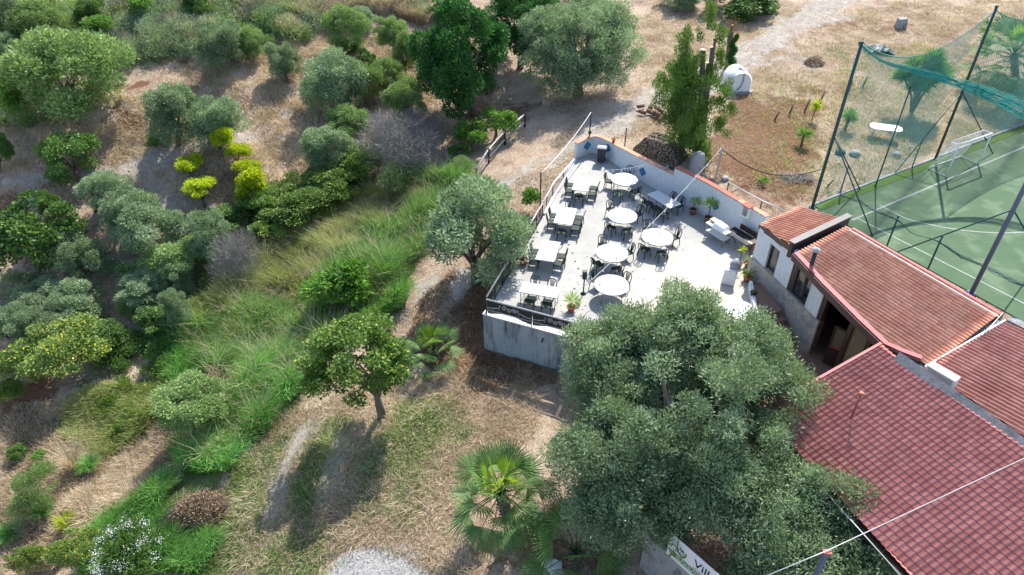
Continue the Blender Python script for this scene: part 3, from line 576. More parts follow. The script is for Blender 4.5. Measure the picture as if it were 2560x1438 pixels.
# ---------------------------------------------------------------- tables and chairs
def chair_proto():
    t=thing('plastic_chair','x','chair'); g=M['greenplastic']
    MB().box((0,.0,.43),(.44,.43,.025)).box((0,-.205,.405),(.42,.025,.05)).box((.212,0,.405),(.02,.4,.05)).box((-.212,0,.405),(.02,.4,.05)).build('seat',g,t,bevel=.012)
    b=MB(); arch=[(-.205,.20,.42),(-.215,.25,.62),(-.20,.285,.76),(-.13,.30,.835),(0,.305,.86),(.13,.30,.835),(.20,.285,.76),(.215,.25,.62),(.205,.20,.42)]
    b.tube(arch,.021,7)
    for k in range(5):
        x=-.11+.055*k; zt=.85-.9*x*x*2; b.tube([(x*.55,.215,.44),(x*.8,.26,.64),(x*1.0,.298,zt-.02)],[.013,.016,.014],5)
    b.build('backrest',g,t)
    for sx in (-1,1):
        for sy in (-1,1):
            MB().tube([(sx*.195,sy*.185,.42),(sx*.225,sy*(.215 if sy<0 else .235),0)],[.026,.019],6).build('leg',g,t)
    return t
chair0=chair_proto(); used=[0]
def chair(x,y,rz,label,group):
    if used[0]==0: r=chair0
    else: r=copy_tree(chair0)
    used[0]+=1; r.location=(x+random.uniform(-.035,.035),y+random.uniform(-.035,.035),.002); r.rotation_euler=(0,0,rz+random.uniform(-.13,.13)); tag(r,label,'chair',group); return r
def face(px,py,tx,ty): return math.atan2(ty-py,tx-px)+rad(90)     # the backrest is at +y, the sitter faces -y
def round_table(c,R,label,chairs,grp='chairs around the round tables'):
    t=thing('round_table',label,'table',(c.x,c.y,0),0,'round folding tables')
    MB().lathe([(0,.715),(R-.02,.715),(R,.722),(R,.745),(R-.02,.752),(0,.752)],(0,0,0),48).build('tabletop',M['tabletop'],t)
    MB().lathe([(R-.09,.66),(R-.06,.66),(R-.06,.714),(R-.09,.714)],(0,0,0),36).build('apron',M['tableleg'],t)
    for k in range(4):
        a=rad(45+90*k); MB().tube([(math.cos(a)*(R-.2),math.sin(a)*(R-.2),.70),(math.cos(a)*(R-.12),math.sin(a)*(R-.12),0)],.016,6).build('leg',M['tableleg'],t)
    for (u,v),lab in chairs:
        p=W(u,v,.43); chair(p.x,p.y,face(p.x,p.y,c.x,c.y),lab,grp)
    return t
def rect_table(pts,label,chairs,center=None):
    q=[W(u,v,.74) for u,v in pts]; c=(q[0]+q[1]+q[2]+q[3])/4; ex=((q[1]-q[0])+(q[2]-q[3]))/2; ey=((q[3]-q[0])+(q[2]-q[1]))/2; lx=ex.length; ly=ey.length
    if lx>ly: a=math.atan2(ex.y,ex.x); 
    else: a=math.atan2(ey.y,ey.x); lx,ly=ly,lx
    t=thing('folding_table',label,'table',(c.x,c.y,0),a,'rectangular folding tables')
    MB().box((0,0,.735),(lx,ly,.04)).build('tabletop',M['tabletop'],t,bevel=.012)
    for sx in (-1,1):
        b=MB(); b.tube([(sx*(lx/2-.08),ly/2-.06,.70),(sx*(lx/2-.08),-ly/2+.06,.70)],.015,6); b.tube([(sx*(lx/2-.3),0,.25),(sx*(lx/2-.6),0,.70)],.012,5); b.build('brace',M['tableleg'],t)
        for sy in (-1,1): MB().tube([(sx*(lx/2-.09),sy*(ly/2-.07),.71),(sx*(lx/2-.09),sy*(ly/2-.07),0)],.017,6).build('leg',M['tableleg'],t)
    MB().box((0,ly/2-.05,.70),(lx-.2,.03,.035)).box((0,-ly/2+.05,.70),(lx-.2,.03,.035)).build('side_rail',M['tableleg'],t)
    ax=Vector((math.cos(a),math.sin(a),0)); ay=Vector((-math.sin(a),math.cos(a),0))
    for (s,side,lab,rot) in chairs:
        if side in('near','far','left','right'):pass
        p=c+ax*(s*lx)+ay*(side*(ly/2+.18)) if abs(side)==1 else c+ax*(s*(lx/2+.22))
        tgt=c+ax*(s*lx) if abs(side)==1 else c
        chair(p.x,p.y,face(p.x,p.y,tgt.x,tgt.y)+rad(rot),lab,'chairs around the rectangular tables')
    return t
T=lambda u,v:Vector((W(u,v,.75).x,W(u,v,.75).y,0))
ch='dark green plastic chair '
round_table(T(1561,448),.76,'white round table at the far end by the curved wall, nearest the waste bin',[((1524,452),ch+'left of the round table nearest the waste bin'),((1573,436),ch+'between that wall and the round table nearest the waste bin'),((1547,486),ch+'in front of the round table nearest the waste bin'),((1588,478),ch+'right of the round table nearest the waste bin')])
round_table(T(1556,539),.77,'white round table in the middle of the terrace, in the sun',[((1529,524),ch+'behind left of the middle round table'),((1594,535),ch+'right of the middle round table'),((1526,568),ch+'in front left of the middle round table'),((1570,578),ch+'in front right of the middle round table')])
round_table(T(1643,592),.79,'white round table nearest the barbecue, on the yellowed floor',[((1621,572),ch+'behind the round table nearest the barbecue'),((1684,592),ch+'right of the round table nearest the barbecue'),((1611,622),ch+'in front left of the round table nearest the barbecue'),((1657,632),ch+'in front right of the round table nearest the barbecue')])
round_table(T(1530,632),.78,'white round table under the bulb cable, between the two rows',[((1508,612),ch+'behind the round table under the bulb cable'),((1569,630),ch+'right of the round table under the bulb cable'),((1493,660),ch+'in front left of the round table under the bulb cable'),((1543,673),ch+'in front right of the round table under the bulb cable')])
round_table(T(1529,712),.79,'white round table half hidden under the big olive branches',[((1491,700),ch+'behind left of the round table half under the olive'),((1561,706),ch+'behind right of the round table half under the olive')])
round_table(T(1850,775),.7,'white round table glimpsed through the big olive by the planter',[])
A='chair '
rect_table([(1430,474),(1469,480),(1480,445),(1439,443)],'white rectangular table farthest from the camera, beside the pale kerb',[(.22,1,ch+'at the far left seat of the farthest rectangular table',8),(-.2,1,ch+'at the near left seat of the farthest rectangular table',0),(.18,-1,ch+'at the far right seat of the farthest rectangular table',-8),(-.24,-1,ch+'at the near right seat of the farthest rectangular table',6),(-1,0,ch+'at the near end of the farthest rectangular table',4)])
rect_table([(1385,556),(1428,565),(1445,521),(1396,518)],'white rectangular table second from the far end on the left',[(.25,1,ch+'at the far left seat of the second rectangular table',0),(-.15,1,ch+'at the near left seat of the second rectangular table',6),(.3,-1,ch+'at the far right seat of the second rectangular table',-5),(.0,-1,ch+'at the middle right seat of the second rectangular table',4),(-.3,-1,ch+'at the near right seat of the second rectangular table',-4),(1,0,ch+'at the far end of the second rectangular table',0),(-1,0,ch+'at the near end of the second rectangular table',0)])
rect_table([(1339,648),(1383,656),(1404,604),(1355,602)],'white rectangular table on the left beside the small potted plant',[(.12,1,ch+'at the far left seat of the table by the potted plant',0),(-.18,1,ch+'at the near left seat of the table by the potted plant',8),(.08,-1,ch+'at the far right seat of the table by the potted plant',0),(-.24,-1,ch+'at the near right seat of the table by the potted plant',-6)])
rect_table([(1295,729),(1394,748),(1400,719),(1308,706)],'white rectangular table nearest the scrollwork railing',[(-.2,1,ch+'far side left of the table nearest the scrollwork railing',5),(.22,1,ch+'far side right of the table nearest the scrollwork railing',-5),(-.18,-1,ch+'near side left of the table nearest the scrollwork railing',0),(.26,-1,ch+'near side right of the table nearest the scrollwork railing',0)])
rect_table([(1618,486),(1675,522),(1703,510),(1644,476)],'grey white rectangular table standing in the shade of the white wall',[(-.05,1,ch+'at the wall side left of the shaded rectangular table',0),(.3,1,ch+'at the wall side right of the shaded rectangular table',0),(-.32,-1,ch+'at the front left of the shaded rectangular table',0),(.0,-1,ch+'at the front middle of the shaded rectangular table',0),(.36,-1,ch+'at the front right of the shaded rectangular table',10)])
# ---------------------------------------------------------------- things on the terrace
B=W(1500,404); t=thing('waste_bin','tall charcoal wheeled waste bin against the curved white wall','bin',(B.x+.05,B.y-.05,0.002),rad(-12))
MB().add([(x*(.2+.06*z),y*(.22+.06*z),z*.82+.1) for z in(0,1) for x,y in((-1,-1),(1,-1),(1,1),(-1,1))],[(3,2,1,0),(4,5,6,7)]+[(i,(i+1)%4,4+(i+1)%4,4+i) for i in range(4)]).build('body',M['binplastic'],t,bevel=.02)
MB().box((0,0,.97),(.56,.6,.07),rx=rad(-6)).box((0,.0,1.015),(.4,.42,.03),rx=rad(-6)).build('lid',M['binlid'],t,bevel=.02)
MB().tube([(-.24,.33,.97),(.24,.33,.97)],.02,6).build('handle',M['binplastic'],t)
for s_ in (-1,1): MB().tube([(s_*.2,.2,.1),(s_*.26,.2,.1)],.1,12).build('wheel',M['binplastic'],t)
MB().box((0,-.252,.62),(.09,.006,.05)).build('badge',M['binlid'],t)
def potted(label,px,ph,pr,stem,L,n,seed,mat='palmnew',potmat='terracotta',z=0,name='potted_plant',wd=.02,cat='potted plant'):
    B=W(px[0],px[1],z); r=np.random.default_rng(seed); root=thing(name,label,cat,(B.x,B.y,z+.002)); p=MB().lathe([(0,0),(pr*.68,0),(pr*.98,ph*.86),(pr*1.1,ph*.86),(pr*1.1,ph),(pr*.96,ph),(pr*.9,ph*.9),(0,ph*.9)],(0,0,0),20).build('pot',M[potmat],root)
    MB().lathe([(0,ph*.91),(pr*.9,ph*.91)],(0,0,0),14).build('soil',M['darkint'],p)
    if stem: MB().tube([(0,0,ph*.8),(.03,.02,ph+stem)],[.03,.022],6).build('stem',M['bark'],root)
    V,F=rosette_geo((.03 if stem else 0,.02 if stem else 0,ph+stem),n,L,wd,r,-.35); npmesh('leaves',V,F,M[mat],root,r.random(n)); return root
potted('small palm in a terracotta pot right of the shaded rectangular table',(1731,535),.32,.2,.45,.38,60,1)
potted('taller palm in a terracotta pot left of the barbecue',(1768,555),.32,.2,.75,.5,80,2)
potted('orange pot with green sword leaves at the corner of the white hut',(1883,625),.42,.2,.08,.55,50,3)
potted('little stick plant in a terracotta pot by the left railing',(1308,661),.3,.2,.35,.18,14,4,mat='broad')
potted('spiky green potted plant beside the table nearest the olive',(1428,778),.3,.2,.3,.55,70,5)
potted('flowering pot with red and orange leaves beside the stone wall',(1868,668),.3,.18,.05,.3,50,6,mat='yellowspot',potmat='capred')
potted('reddish leafed pot plant on the landing by the stone wall',(1866,702),.3,.2,.08,.38,60,7,mat='yellowspot')
potted('thin tall potted shrub beside the white draped stand',(1846,668),.28,.16,.7,.25,40,8,mat='lemon')
potted('dark round pot on the white kerb of the landing',(1882,740),.22,.15,.0,.15,20,9,mat='broad',potmat='darkint',z=.3)
# draped stand
B=W(1820,706); t=thing('draped_stand','white cloth draped over a stand with an upright panel, by the landing','stand',(B.x,B.y,.002),rad(-20))
MB().add([(-.32,-.25,0),(.3,-.27,0),(.33,.25,0),(-.3,.27,0),(-.26,-.2,.8),(.26,-.2,.82),(.26,.2,.86),(-.26,.2,.8)],[(3,2,1,0),(4,5,6,7),(0,1,5,4),(1,2,6,5),(2,3,7,6),(3,0,4,7)]).build('cloth',M['whitepaint'],t,bevel=.05)
MB().tube([(.12,.12,.8),(.14,.15,1.02),(.16,.2,1.25)],[.22,.24,.08],12).build('upright_panel',M['binlid'],t)
# barbecue
c=W(1812,610); t=thing('serving_counter','white sink counter with a cloth over it, left of the grill','counter',(W(1792,600).x,W(1792,600).y,.002),rad(-57))
MB().box((0,0,.78),(1.35,.6,.06)).build('worktop',M['whitepaint'],t,bevel=.01); MB().box((-.4,.1,.9),(.5,.3,.1)).build('wooden_crate',M['wood'],t)
MB().add([(-.3,-.28,.815),(.5,-.3,.815),(.5,.28,.815),(-.3,.28,.815),(-.2,-.15,1.0),(.4,-.18,.98),(.38,.15,1.02),(-.2,.18,1.05)],[(4,5,6,7),(0,1,5,4),(1,2,6,5),(2,3,7,6),(3,0,4,7)]).build('cloth',M['whitepaint'],t,bevel=.05)
MB().box((0,.0,.35),(1.2,.5,.03)).build('shelf',M['whitepaint'],t)
for x in(-.6,.6):
    for y in(-.25,.25): MB().tube([(x,y,.76),(x,y,0)],.022,6).build('leg',M['steel'],t)
t=thing('barbecue_grill','steel barbecue grill with a black grate, standing against the white wall','barbecue',(W(1845,620).x,W(1845,620).y,.002),rad(-57))
b=MB(); b.box((0,0,.72),(1.3,.5,.22)); b.build('firebox',M['steel'],t,bevel=.01)
b=MB()
for k in range(22): b.tube([(-.6+k*.055,-.23,.86),(-.6+k*.055,.23,.86)],.01,5)
b.box((0,0,.835),(1.26,.46,.01)); b.build('grate',M['darkmetal'],t); MB().box((.75,0,.8),(.24,.48,.05)).build('side_tray',M['wood'],t)
MB().box((.15,.34,.98),(1.1,.05,.28)).build('splash_back',M['brownmetal'],t)
for x in(-.5,.5):
    MB().tube([(x-.12,-.22,0),(x,-.1,.35),(x,.1,.35),(x+.12,.22,0)],.022,6).tube([(x,0,.35),(x,0,.63)],.03,6).build('leg',M['darkmetal'],t)
# meter cabinet on the wall
p_,a2=at_wall(P2,H2,.66,1.62,.09); t=thing('wall_cabinet','white cabinet with a grey screen and tiled top, on the wall above the grill','cabinet',p_,a2)
MB().box((0,0,.1),(.42,.28,.6)).build('cabinet_body',M['whitepaint'],t,bevel=.01); MB().box((0,-.146,.12),(.3,.012,.46)).build('screen',M['concrete'],t); MB().box((0,0,.44),(.5,.36,.06),rx=rad(8)).build('tiled_top',M['capred'],t); MB().tube([(.02,-.1,-.2),(.0,-.1,-1.0)],.018,6).build('conduit',M['railgrey'],t)
# small black lamps on the wall coping
for f,lab in ((.16,'black lantern on the curved wall coping above the bin'),): 
    p_,a2=at_wall(P1,H1,f,1.18,-.1); t=thing('wall_lantern',lab,'lantern',p_,a2); MB().lathe([(.04,0),(.03,.1),(.09,.13),(.11,.25),(.03,.34),(0,.35)],(0,0,0),10).build('lantern_body',M['darkmetal'],t); MB().tube([(0,0,-.1),(0,0,.02)],.02,6).build('bracket',M['darkmetal'],t)
for f,lab,mt,hz in ((.50,'red flower pot on the wall coping','flowerred',1.2),(.93,'white and blue pot on the end of the curved coping','tilelight',1.44)):
    p_,a2=at_wall(P1,H1,f,hz+.0,-.1); t=thing('coping_pot',lab,'pot',p_,a2); MB().lathe([(0,0),(.07,0),(.1,.2),(.11,.2),(.085,.17),(0,.15)],(0,0,0),12).build('pot',M[mt],t); V,F=rosette_geo((0,0,.18),20,.15,.02,np.random.default_rng(3),0); npmesh('leaves',V,F,M['broad'],t,np.full(20,.5))
# black pipe rail behind the wall at right
t=thing('pipe_handrail','thin grey pipe handrail beyond the white wall beside the hut roof','railing',W(1822,500,.5)); q=[(1822,457,1.9),(1905,502,1.9),(1968,530,1.9)]; q=[W(*x) for x in q]
local(MB().tube(q,.035,6).build('pipe',M['railgrey']),t)
for x in (q[0],q[1]): local(MB().tube([x,Vector((x.x,x.y,.3))],.03,6).build('post',M['darkmetal']),t)
for i,(u,v) in enumerate(((1422,612),(1431,633),(1438,654),(1446,672),(1453,690),(1436,722))):
    B=W(u,v); tag(MB().lathe([(0,.012),(.05,.012),(.055,.002)],(0,0,0),10).build('floor_stud',M['darkmetal']),'small dark stud in the row set into the terrace floor left of the round tables','floor stud','dark studs set in the terrace floor').location=(B.x,B.y,.001)
# ---------------------------------------------------------------- restaurant building
def roofmat(name,a,b_,c_):
    m,nt,p=newmat(name); at=nt.nodes.new('ShaderNodeAttribute'); at.attribute_name='v'; c=mixc(nt,at.outputs['Fac'],a,b_); c=mixc(nt,ramp(nt,noise(nt,.9,8,.75),.46,.78),c,tuple(x*.62 for x in a)); lt=nt.nodes.new('ShaderNodeMath'); lt.operation='LESS_THAN'; lt.inputs[1].default_value=-.5; nt.links.new(at.outputs['Fac'],lt.inputs[0]); c=mixc(nt,lt.outputs[0],c,(.22,.06,.05)); c=mixc(nt,ramp(nt,noise(nt,22,4,.7),.5,.8),c,tuple(x*.8 for x in a)); nt.links.new(c,p.inputs['Base Color']); p.inputs['Roughness'].default_value=.75; p.inputs['Specular IOR Level'].default_value=.25; return m  # lap risers coloured dark: joint dirt, with the shade at each lap painted in
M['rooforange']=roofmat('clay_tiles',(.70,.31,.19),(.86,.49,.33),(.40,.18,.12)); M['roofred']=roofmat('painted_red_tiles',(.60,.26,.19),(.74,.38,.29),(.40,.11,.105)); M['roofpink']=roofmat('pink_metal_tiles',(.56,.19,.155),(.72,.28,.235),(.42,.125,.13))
M['redfascia']=plain('red_fascia',(.40,.11,.11),.6,.15,2); M['brownfascia']=plain('brown_fascia',(.10,.045,.04),.6,.3,2); M['greymembrane']=plain('grey_membrane',(.36,.36,.37),.8,.5,3,bump=.5,col2=(.13,.13,.135)); M['lead']=plain('grey_flashing',(.09,.085,.095),.5,.3,3,metal=.2)
def stonemat():
    m,nt,p=newmat('stone_cladding'); v=nt.nodes.new('ShaderNodeTexVoronoi'); v.feature='DISTANCE_TO_EDGE'; v.inputs['Scale'].default_value=3.2; v2=nt.nodes.new('ShaderNodeTexVoronoi'); v2.inputs['Scale'].default_value=3.2
    vec=coord(nt); 
    for t_ in (v,v2): nt.links.new(vec,t_.inputs[0])
    s=nt.nodes.new('ShaderNodeSeparateColor'); nt.links.new(v2.outputs['Color'],s.inputs[0]); r=nt.nodes.new('ShaderNodeValToRGB'); nt.links.new(s.outputs[0],r.inputs[0])
    cr=r.color_ramp; cr.interpolation='CONSTANT'; cr.elements[0].color=(.36,.34,.31,1); cr.elements[1].color=(.48,.42,.33,1); cr.elements[1].position=.3
    for pos,cc in ((.5,(.27,.27,.27,1)),(.68,(.55,.38,.22,1)),(.8,(.42,.40,.38,1))): e_=cr.elements.new(pos); e_.color=cc
    c=mixc(nt,ramp(nt,noise(nt,9,5),.4,.7),r.outputs[0],(.3,.28,.25)); c=mixc(nt,ramp(nt,v.outputs['Distance'],.02,.05),(.5,.46,.4),c); nt.links.new(c,p.inputs['Base Color']); p.inputs['Roughness'].default_value=.85; bump_(nt,p,ramp(nt,v.outputs['Distance'],0,.08),.6,.03); return m
M['stone']=stonemat()
m,nt,p=newmat('window_glass'); p.inputs['Base Color'].default_value=(.03,.04,.045,1); p.inputs['Roughness'].default_value=.06; p.inputs['Specular IOR Level'].default_value=.8; M['glass']=m
m,nt,p=newmat('clear_glass'); p.inputs['Base Color'].default_value=(.85,.75,.5,1); p.inputs['Roughness'].default_value=.03; p.inputs['Transmission Weight'].default_value=.85; M['clearglass']=m
M['brownfloor']=plain('brown_floor_tiles',(.30,.18,.13),.7,.35,2); M['brownframe']=plain('brown_frame',(.055,.03,.025),.45,.3,4,bump=0)
bd=thing('restaurant_building','white and stone restaurant with red tiled roofs beside the terrace','building',(11.33,27.2,0))
def L_(o): return local(o,bd)
def tiles(name,O,a,bv,La,Lb,bmin,bmax,pit,row,amp,mat,sub=6,lap=.02,parent=None,amin=None,amax=None):
    a=Vector(a).normalized(); bv=Vector(bv); bv=(bv-a*bv.dot(a)).normalized(); nrm=a.cross(bv); nrm=nrm if nrm.z>0 else -nrm
    na=int(La/row); js=max(2,int(Lb/pit*sub)); V=[];F=[];at=[]; r=np.random.default_rng(int(La*100)); tone=r.random((na+1,int(Lb/pit)+2))
    for i in range(na):
        for e in (0,1):
            s=(i+e)*row
            for j in range(js+1):
                t=Lb*j/js; t0,t1=bmin(s),bmax(s); tt=min(max(t,t0),t1); ph=tt/pit*2*math.pi; q_=((tt/pit)%1.0)*2-1; q_=q_/.62; h=amp*(math.sqrt(max(0,1-q_*q_))) if abs(q_)<1 else 0.0
                s_=s
                if amax and s_>amax(tt): s_=amax(tt)
                if amin and s_<amin(tt): s_=amin(tt)
                P=Vector(O)+a*s_+bv*tt+nrm*(h+(lap if e==1 else 0.0)); V.append(tuple(P))
        b0=i*2*(js+1)
        for j in range(js):
            F.append((b0+j,b0+j+1,b0+js+1+j+1,b0+js+1+j)); at.append(tone[i,int(Lb*(j+.5)/js/pit)])
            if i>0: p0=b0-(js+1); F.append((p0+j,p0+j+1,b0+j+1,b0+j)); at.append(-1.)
    V=np.array(V);F=np.array(F); q=V[F]; ar=np.linalg.norm(np.cross(q[:,2]-q[:,0],q[:,3]-q[:,1]),axis=1); ok=ar>1e-5; F=F[ok]; at=np.array(at)[ok]
    o=npmesh(name,V,F,mat,None,at,smooth=True); me=o.data
    return L_(o) if parent is None else o
pw_=lambda xs,ys:(lambda s:float(np.interp(s,xs,ys)))
# main roof: ridge direction a runs from the hut flashing to the valley gutter
S1=W(2128,575,3.05); T1=W(2502,792,2.55); a=(T1-S1); La=a.length; au=a.normalized()
Epts=[W(u,v,z) for u,v,z in ((1980,643,2.95),(2048,717,2.86),(2133,797,2.75),(2207,858,2.66),(2251,888,2.6),(2299,906,2.55))]
Epts[1].xy=(12.36,22.36); Epts[2].xy=(13.04,20.33); Epts[3].xy=(13.52,19.05)
bdir=Vector((-(au.y),au.x,0)); 
if bdir.dot(Epts[0]-S1)<0: bdir=-bdir
nrm_=au.cross(bdir).normalized()
sb=[((e-S1).dot(au),(e-S1).dot(bdir)) for e in Epts]
O=S1
# plane through S1,T1 and level across: b measured from the pitch edge towards the terrace
def planez(P): 
    s=(P-S1).dot(au); return S1.z+(T1.z-S1.z)*min(1.3,max(-.2,((P-S1).xy.dot(a.xy))/(a.xy.length_squared)))
smin=sb[0][0]; O=S1+au*min(0,smin)
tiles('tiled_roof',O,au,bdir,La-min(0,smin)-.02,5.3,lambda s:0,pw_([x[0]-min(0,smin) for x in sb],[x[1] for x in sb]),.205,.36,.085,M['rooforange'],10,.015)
eu=[S1+au*x[0]+bdir*x[1] for x in sb]; eu=[Vector((e.x,e.y,planez(e)+.03)) for e in eu]
def fascia(name,pts,h,t,mat,ztop=.05,top=None):
    b=MB(); n=len(pts); P2=[(p.x,p.y) for p in pts]; A_=offs(P2,0);B_=offs(P2,t); vs_=[]
    for i in range(n): z=pts[i].z+ztop; vs_+=[(A_[i].x,A_[i].y,z-h),(A_[i].x,A_[i].y,z),(B_[i].x,B_[i].y,z),(B_[i].x,B_[i].y,z-h)]
    fs=[(4*i+k,4*i+(k+1)%4,4*i+4+(k+1)%4,4*i+4+k) for i in range(n-1) for k in range(4)]+[(0,1,2,3),tuple(4*(n-1)+k for k in range(4))]
    return L_(b.add(vs_,fs).build(name,mat))
fascia('fascia_cap',eu,.05,.22,M['redfascia'],.09); fascia('fascia_board',eu,.30,-.06,M['brownfascia'],.03)
fascia('ridge_edge',[S1+Vector((0,0,.02)),T1+Vector((0,0,.02))],.28,.14,M['redfascia'],.06); o=fascia('edge_pipe',[S1+bdir*.22+Vector((0,0,.05)),T1+bdir*.22+Vector((0,0,.05))],.03,.03,M['whitepaint'],.05)
# underside slab so that no light leaks through
def slab(name,pts,dz,th,mat):
    b=MB(); n=len(pts); b.add([(p.x,p.y,p.z+dz-th) for p in pts]+[(p.x,p.y,p.z+dz) for p in pts],[tuple(range(n))[::-1],tuple(range(n,2*n))]+[(i,(i+1)%n,n+(i+1)%n,n+i) for i in range(n)]); return L_(b.build(name,mat))
slab('roof_deck',[S1]+eu[:5]+[T1],-.09,.08,M['brownframe'])
# hut roof
hA=W(1900,562,2.62);hB=W(2000,518,2.62);hC=W(2116,552,3.1);hD=W(1978,618,3.1)
ha=(hC-hB).normalized(); hb=(hA-hB); hb=(hb-ha*hb.dot(ha)).normalized(); 
loc=lambda P:((P-hB).dot(ha),(P-hB).dot(hb)); lA,lC,lD=loc(hA),loc(hC),loc(hD); s0_=min(0,lA[0])
Lb_=max(lA[1],lD[1])
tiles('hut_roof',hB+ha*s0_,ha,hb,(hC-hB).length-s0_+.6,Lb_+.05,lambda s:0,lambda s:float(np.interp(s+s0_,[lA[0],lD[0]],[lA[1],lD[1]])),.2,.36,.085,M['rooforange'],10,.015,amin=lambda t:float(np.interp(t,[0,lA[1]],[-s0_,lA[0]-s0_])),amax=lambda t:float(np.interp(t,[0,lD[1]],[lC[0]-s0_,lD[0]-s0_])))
slab('hut_roof_deck',[hA,hB,hC,hD],-.1,.08,M['brownframe'])
fascia('hut_fascia',[hA,hD],.22,-.05,M['brownmetal'],.02); fascia('hut_fascia',[hA,hB],.2,.05,M['brownmetal'],.02)
up=Vector((0,0,.22)); b=MB(); wallseg(b,hD+(hD-hC).normalized()*.05,hC+(hC-hD).normalized()*.1,2.6,3.34,.16,.0); L_(b.build('flashing_upstand',M['brownmetal'])); b=MB(); wallseg(b,hD+(hD-hC).normalized()*.07,hC+(hC-hD).normalized()*.12,3.343,3.39,.3,0); L_(b.build('flashing_cap',M['lead']))
g0=Vector((eu[0].x,eu[0].y,2.75)); slab('gutter_strip',[Vector((hD.x,hD.y,2.86)),Vector((hC.x,hC.y,2.86)),S1+Vector((0,0,-.1)),Vector((eu[0].x,eu[0].y,2.86))],0,.05,M['lead'])
# hut walls + facade along the facade line
def fac(t0,t1,z0,z1,off0,off1,name,mat,par=None):
    q=[FP(t0,off0),FP(t1,off0),FP(t1,off1),FP(t0,off1)]; o=MB().prism([tuple(x) for x in q],z0,z1).build(name,mat); return L_(o) if par is None else par_(o,par)
def par_(o,par): o.parent=par; return o
fac(0,.95,.98,2.58,0,-.2,'white_wall',M['plaster']); fac(1.65,2.62,.98,2.9,0,-.2,'white_wall',M['plaster']); fac(.95,1.65,2.33,2.58,0,-.2,'white_wall',M['plaster']); fac(.95,1.65,.98,1.0,0,-.2,'sill',M['stone'])
w_=fac(.95,1.65,1.003,2.33,-.14,-.2,'window',M['glass']); fac(.95,1.0,1.003,2.33,-.10,-.14,'frame',M['brownframe'],w_); fac(1.6,1.65,1.003,2.33,-.10,-.14,'frame',M['brownframe'],w_); fac(1.6,1.648,1.003,2.33,-.004,-.098,'shutter_edge',M['brownframe'],w_)
fac(-.1,4.95,-1.2,.96,.06,-.25,'stone_wall',M['stone'])
b=MB(); wallseg(b,FP(0,-.1),(hB.x-.12,hB.y-.1),-.5,2.5,.2); L_(b.build('hut_side_wall',M['plaster'])); b=MB(); wallseg(b,(hB.x-.12,hB.y-.15),(hC.x,hC.y),-.5,2.5,.2,-.1); L_(b.build('hut_back_wall',M['plaster']))
# corner post, big window, pillar, doorway
fac(2.62,2.86,.98,2.85,-.04,-.24,'corner_post',M['brownframe'])
w_=fac(2.86,3.95,1.0,2.6,-.12,-.15,'window',M['glass'])
for x0,x1 in ((2.86,2.93),(3.88,3.95)): fac(x0,x1,.98,2.6,-.05,-.118,'frame',M['brownframe'],w_)
fac(2.93,3.88,.98,1.05,-.05,-.118,'frame',M['brownframe'],w_); fac(2.62,6.3,2.45,2.72,-.06,-.3,'lintel',M['brownframe']); fac(6.3,9.3,2.3,2.48,-.06,-.3,'lintel',M['brownframe']); 
fac(3.95,4.72,.965,2.6,.03,-.2,'white_pillar',M['plaster']); fac(4.72,4.95,-.9,2.45,-.02,-.24,'door_frame',M['brownframe'])
fac(6.35,6.55,-.9,2.42,-.02,-.24,'door_frame',M['brownframe']); fac(4.95,6.35,2.2,2.45,-.05,-.2,'transom',M['beige'])
w_=fac(6.55,7.35,.15,2.2,-.12,-.15,'window',M['clearglass']); fac(6.55,7.35,-.9,.15,-.05,-.2,'panel',M['brownframe'],w_); fac(7.35,7.55,-.9,2.3,-.02,-.24,'door_frame',M['brownframe'])
w_=fac(7.55,9.3,.3,2.2,-.12,-.15,'window',M['glass']); fac(7.55,9.3,-.9,.3,-.05,-.2,'panel',M['brownframe'],w_); fac(6.55,9.3,2.2,2.3,-.05,-.2,'transom',M['beige']); fac(9.3,9.5,-1,2.3,0,-.3,'end_wall',M['beige'])
fac(2.7,5.2,-.9,2.78,-2.6,-2.7,'inner_wall',M['darkint']); fac(5.2,9.4,-.9,2.5,-2.6,-2.7,'inner_wall',M['darkint']); fac(2.64,2.7,-.9,2.75,-.3,-2.7,'inner_wall',M['darkint']); fac(9.4,9.46,-.9,2.3,-.32,-2.7,'inner_wall',M['darkint']); fac(2.7,9.4,-.95,-.9,-.26,-2.6,'inner_floor',M['brownfloor'])
# open door leaf, hinged at the right jamb, swinging outwards
h0=W(2110,932,-.88); h1=W(2061,908,-.88); dr=(h1-h0).normalized(); h1=h0+dr*.95
b=MB()
def leaf(z0,z1,s0,s1,t=.05): wallseg(b,h0+dr*s0,h0+dr*s1,z0,z1,t)
leaf(-.85,1.2,0,.1);leaf(-.85,1.2,.85,.95);leaf(1.1,1.2,.1,.85);leaf(-.85,.1,.1,.85,.04); do=L_(b.build('door',M['brownframe'])); do.location.z=.0
b=MB(); wallseg(b,h0+dr*.1,h0+dr*.85,.1,1.1,.015); par_(b.build('door_glass',M['clearglass']),do)
nv=Vector((dr.y,-dr.x,0)); nv=nv if nv.y<0 else -nv; b=MB(); b.tube([h0+dr*.08+nv*.07+Vector((0,0,1.02)),h0+dr*.87+nv*.07+Vector((0,0,1.02))],.022,6); par_(b.build('push_bar',M['flowerred']),do)
# flue
t=W(2012,752,1.6); fl=MB(); fx,fy=FP(3.75,.16); fl.tube([(fx,fy-.0,1.35),(fx,fy,1.5),(fx,fy,3.75)],.085,12); fl.tube([(fx,fy,1.42),(fx+.2,fy+.05,1.42)],.085,10); o=L_(fl.build('flue_pipe',M['darkmetal'])); b=MB().lathe([(0,.16),(.17,.08),(.17,.04),(.1,.02),(.085,-.05)],(fx,fy,3.78),14); par_(b.build('flue_cap',M['railgrey']),o)
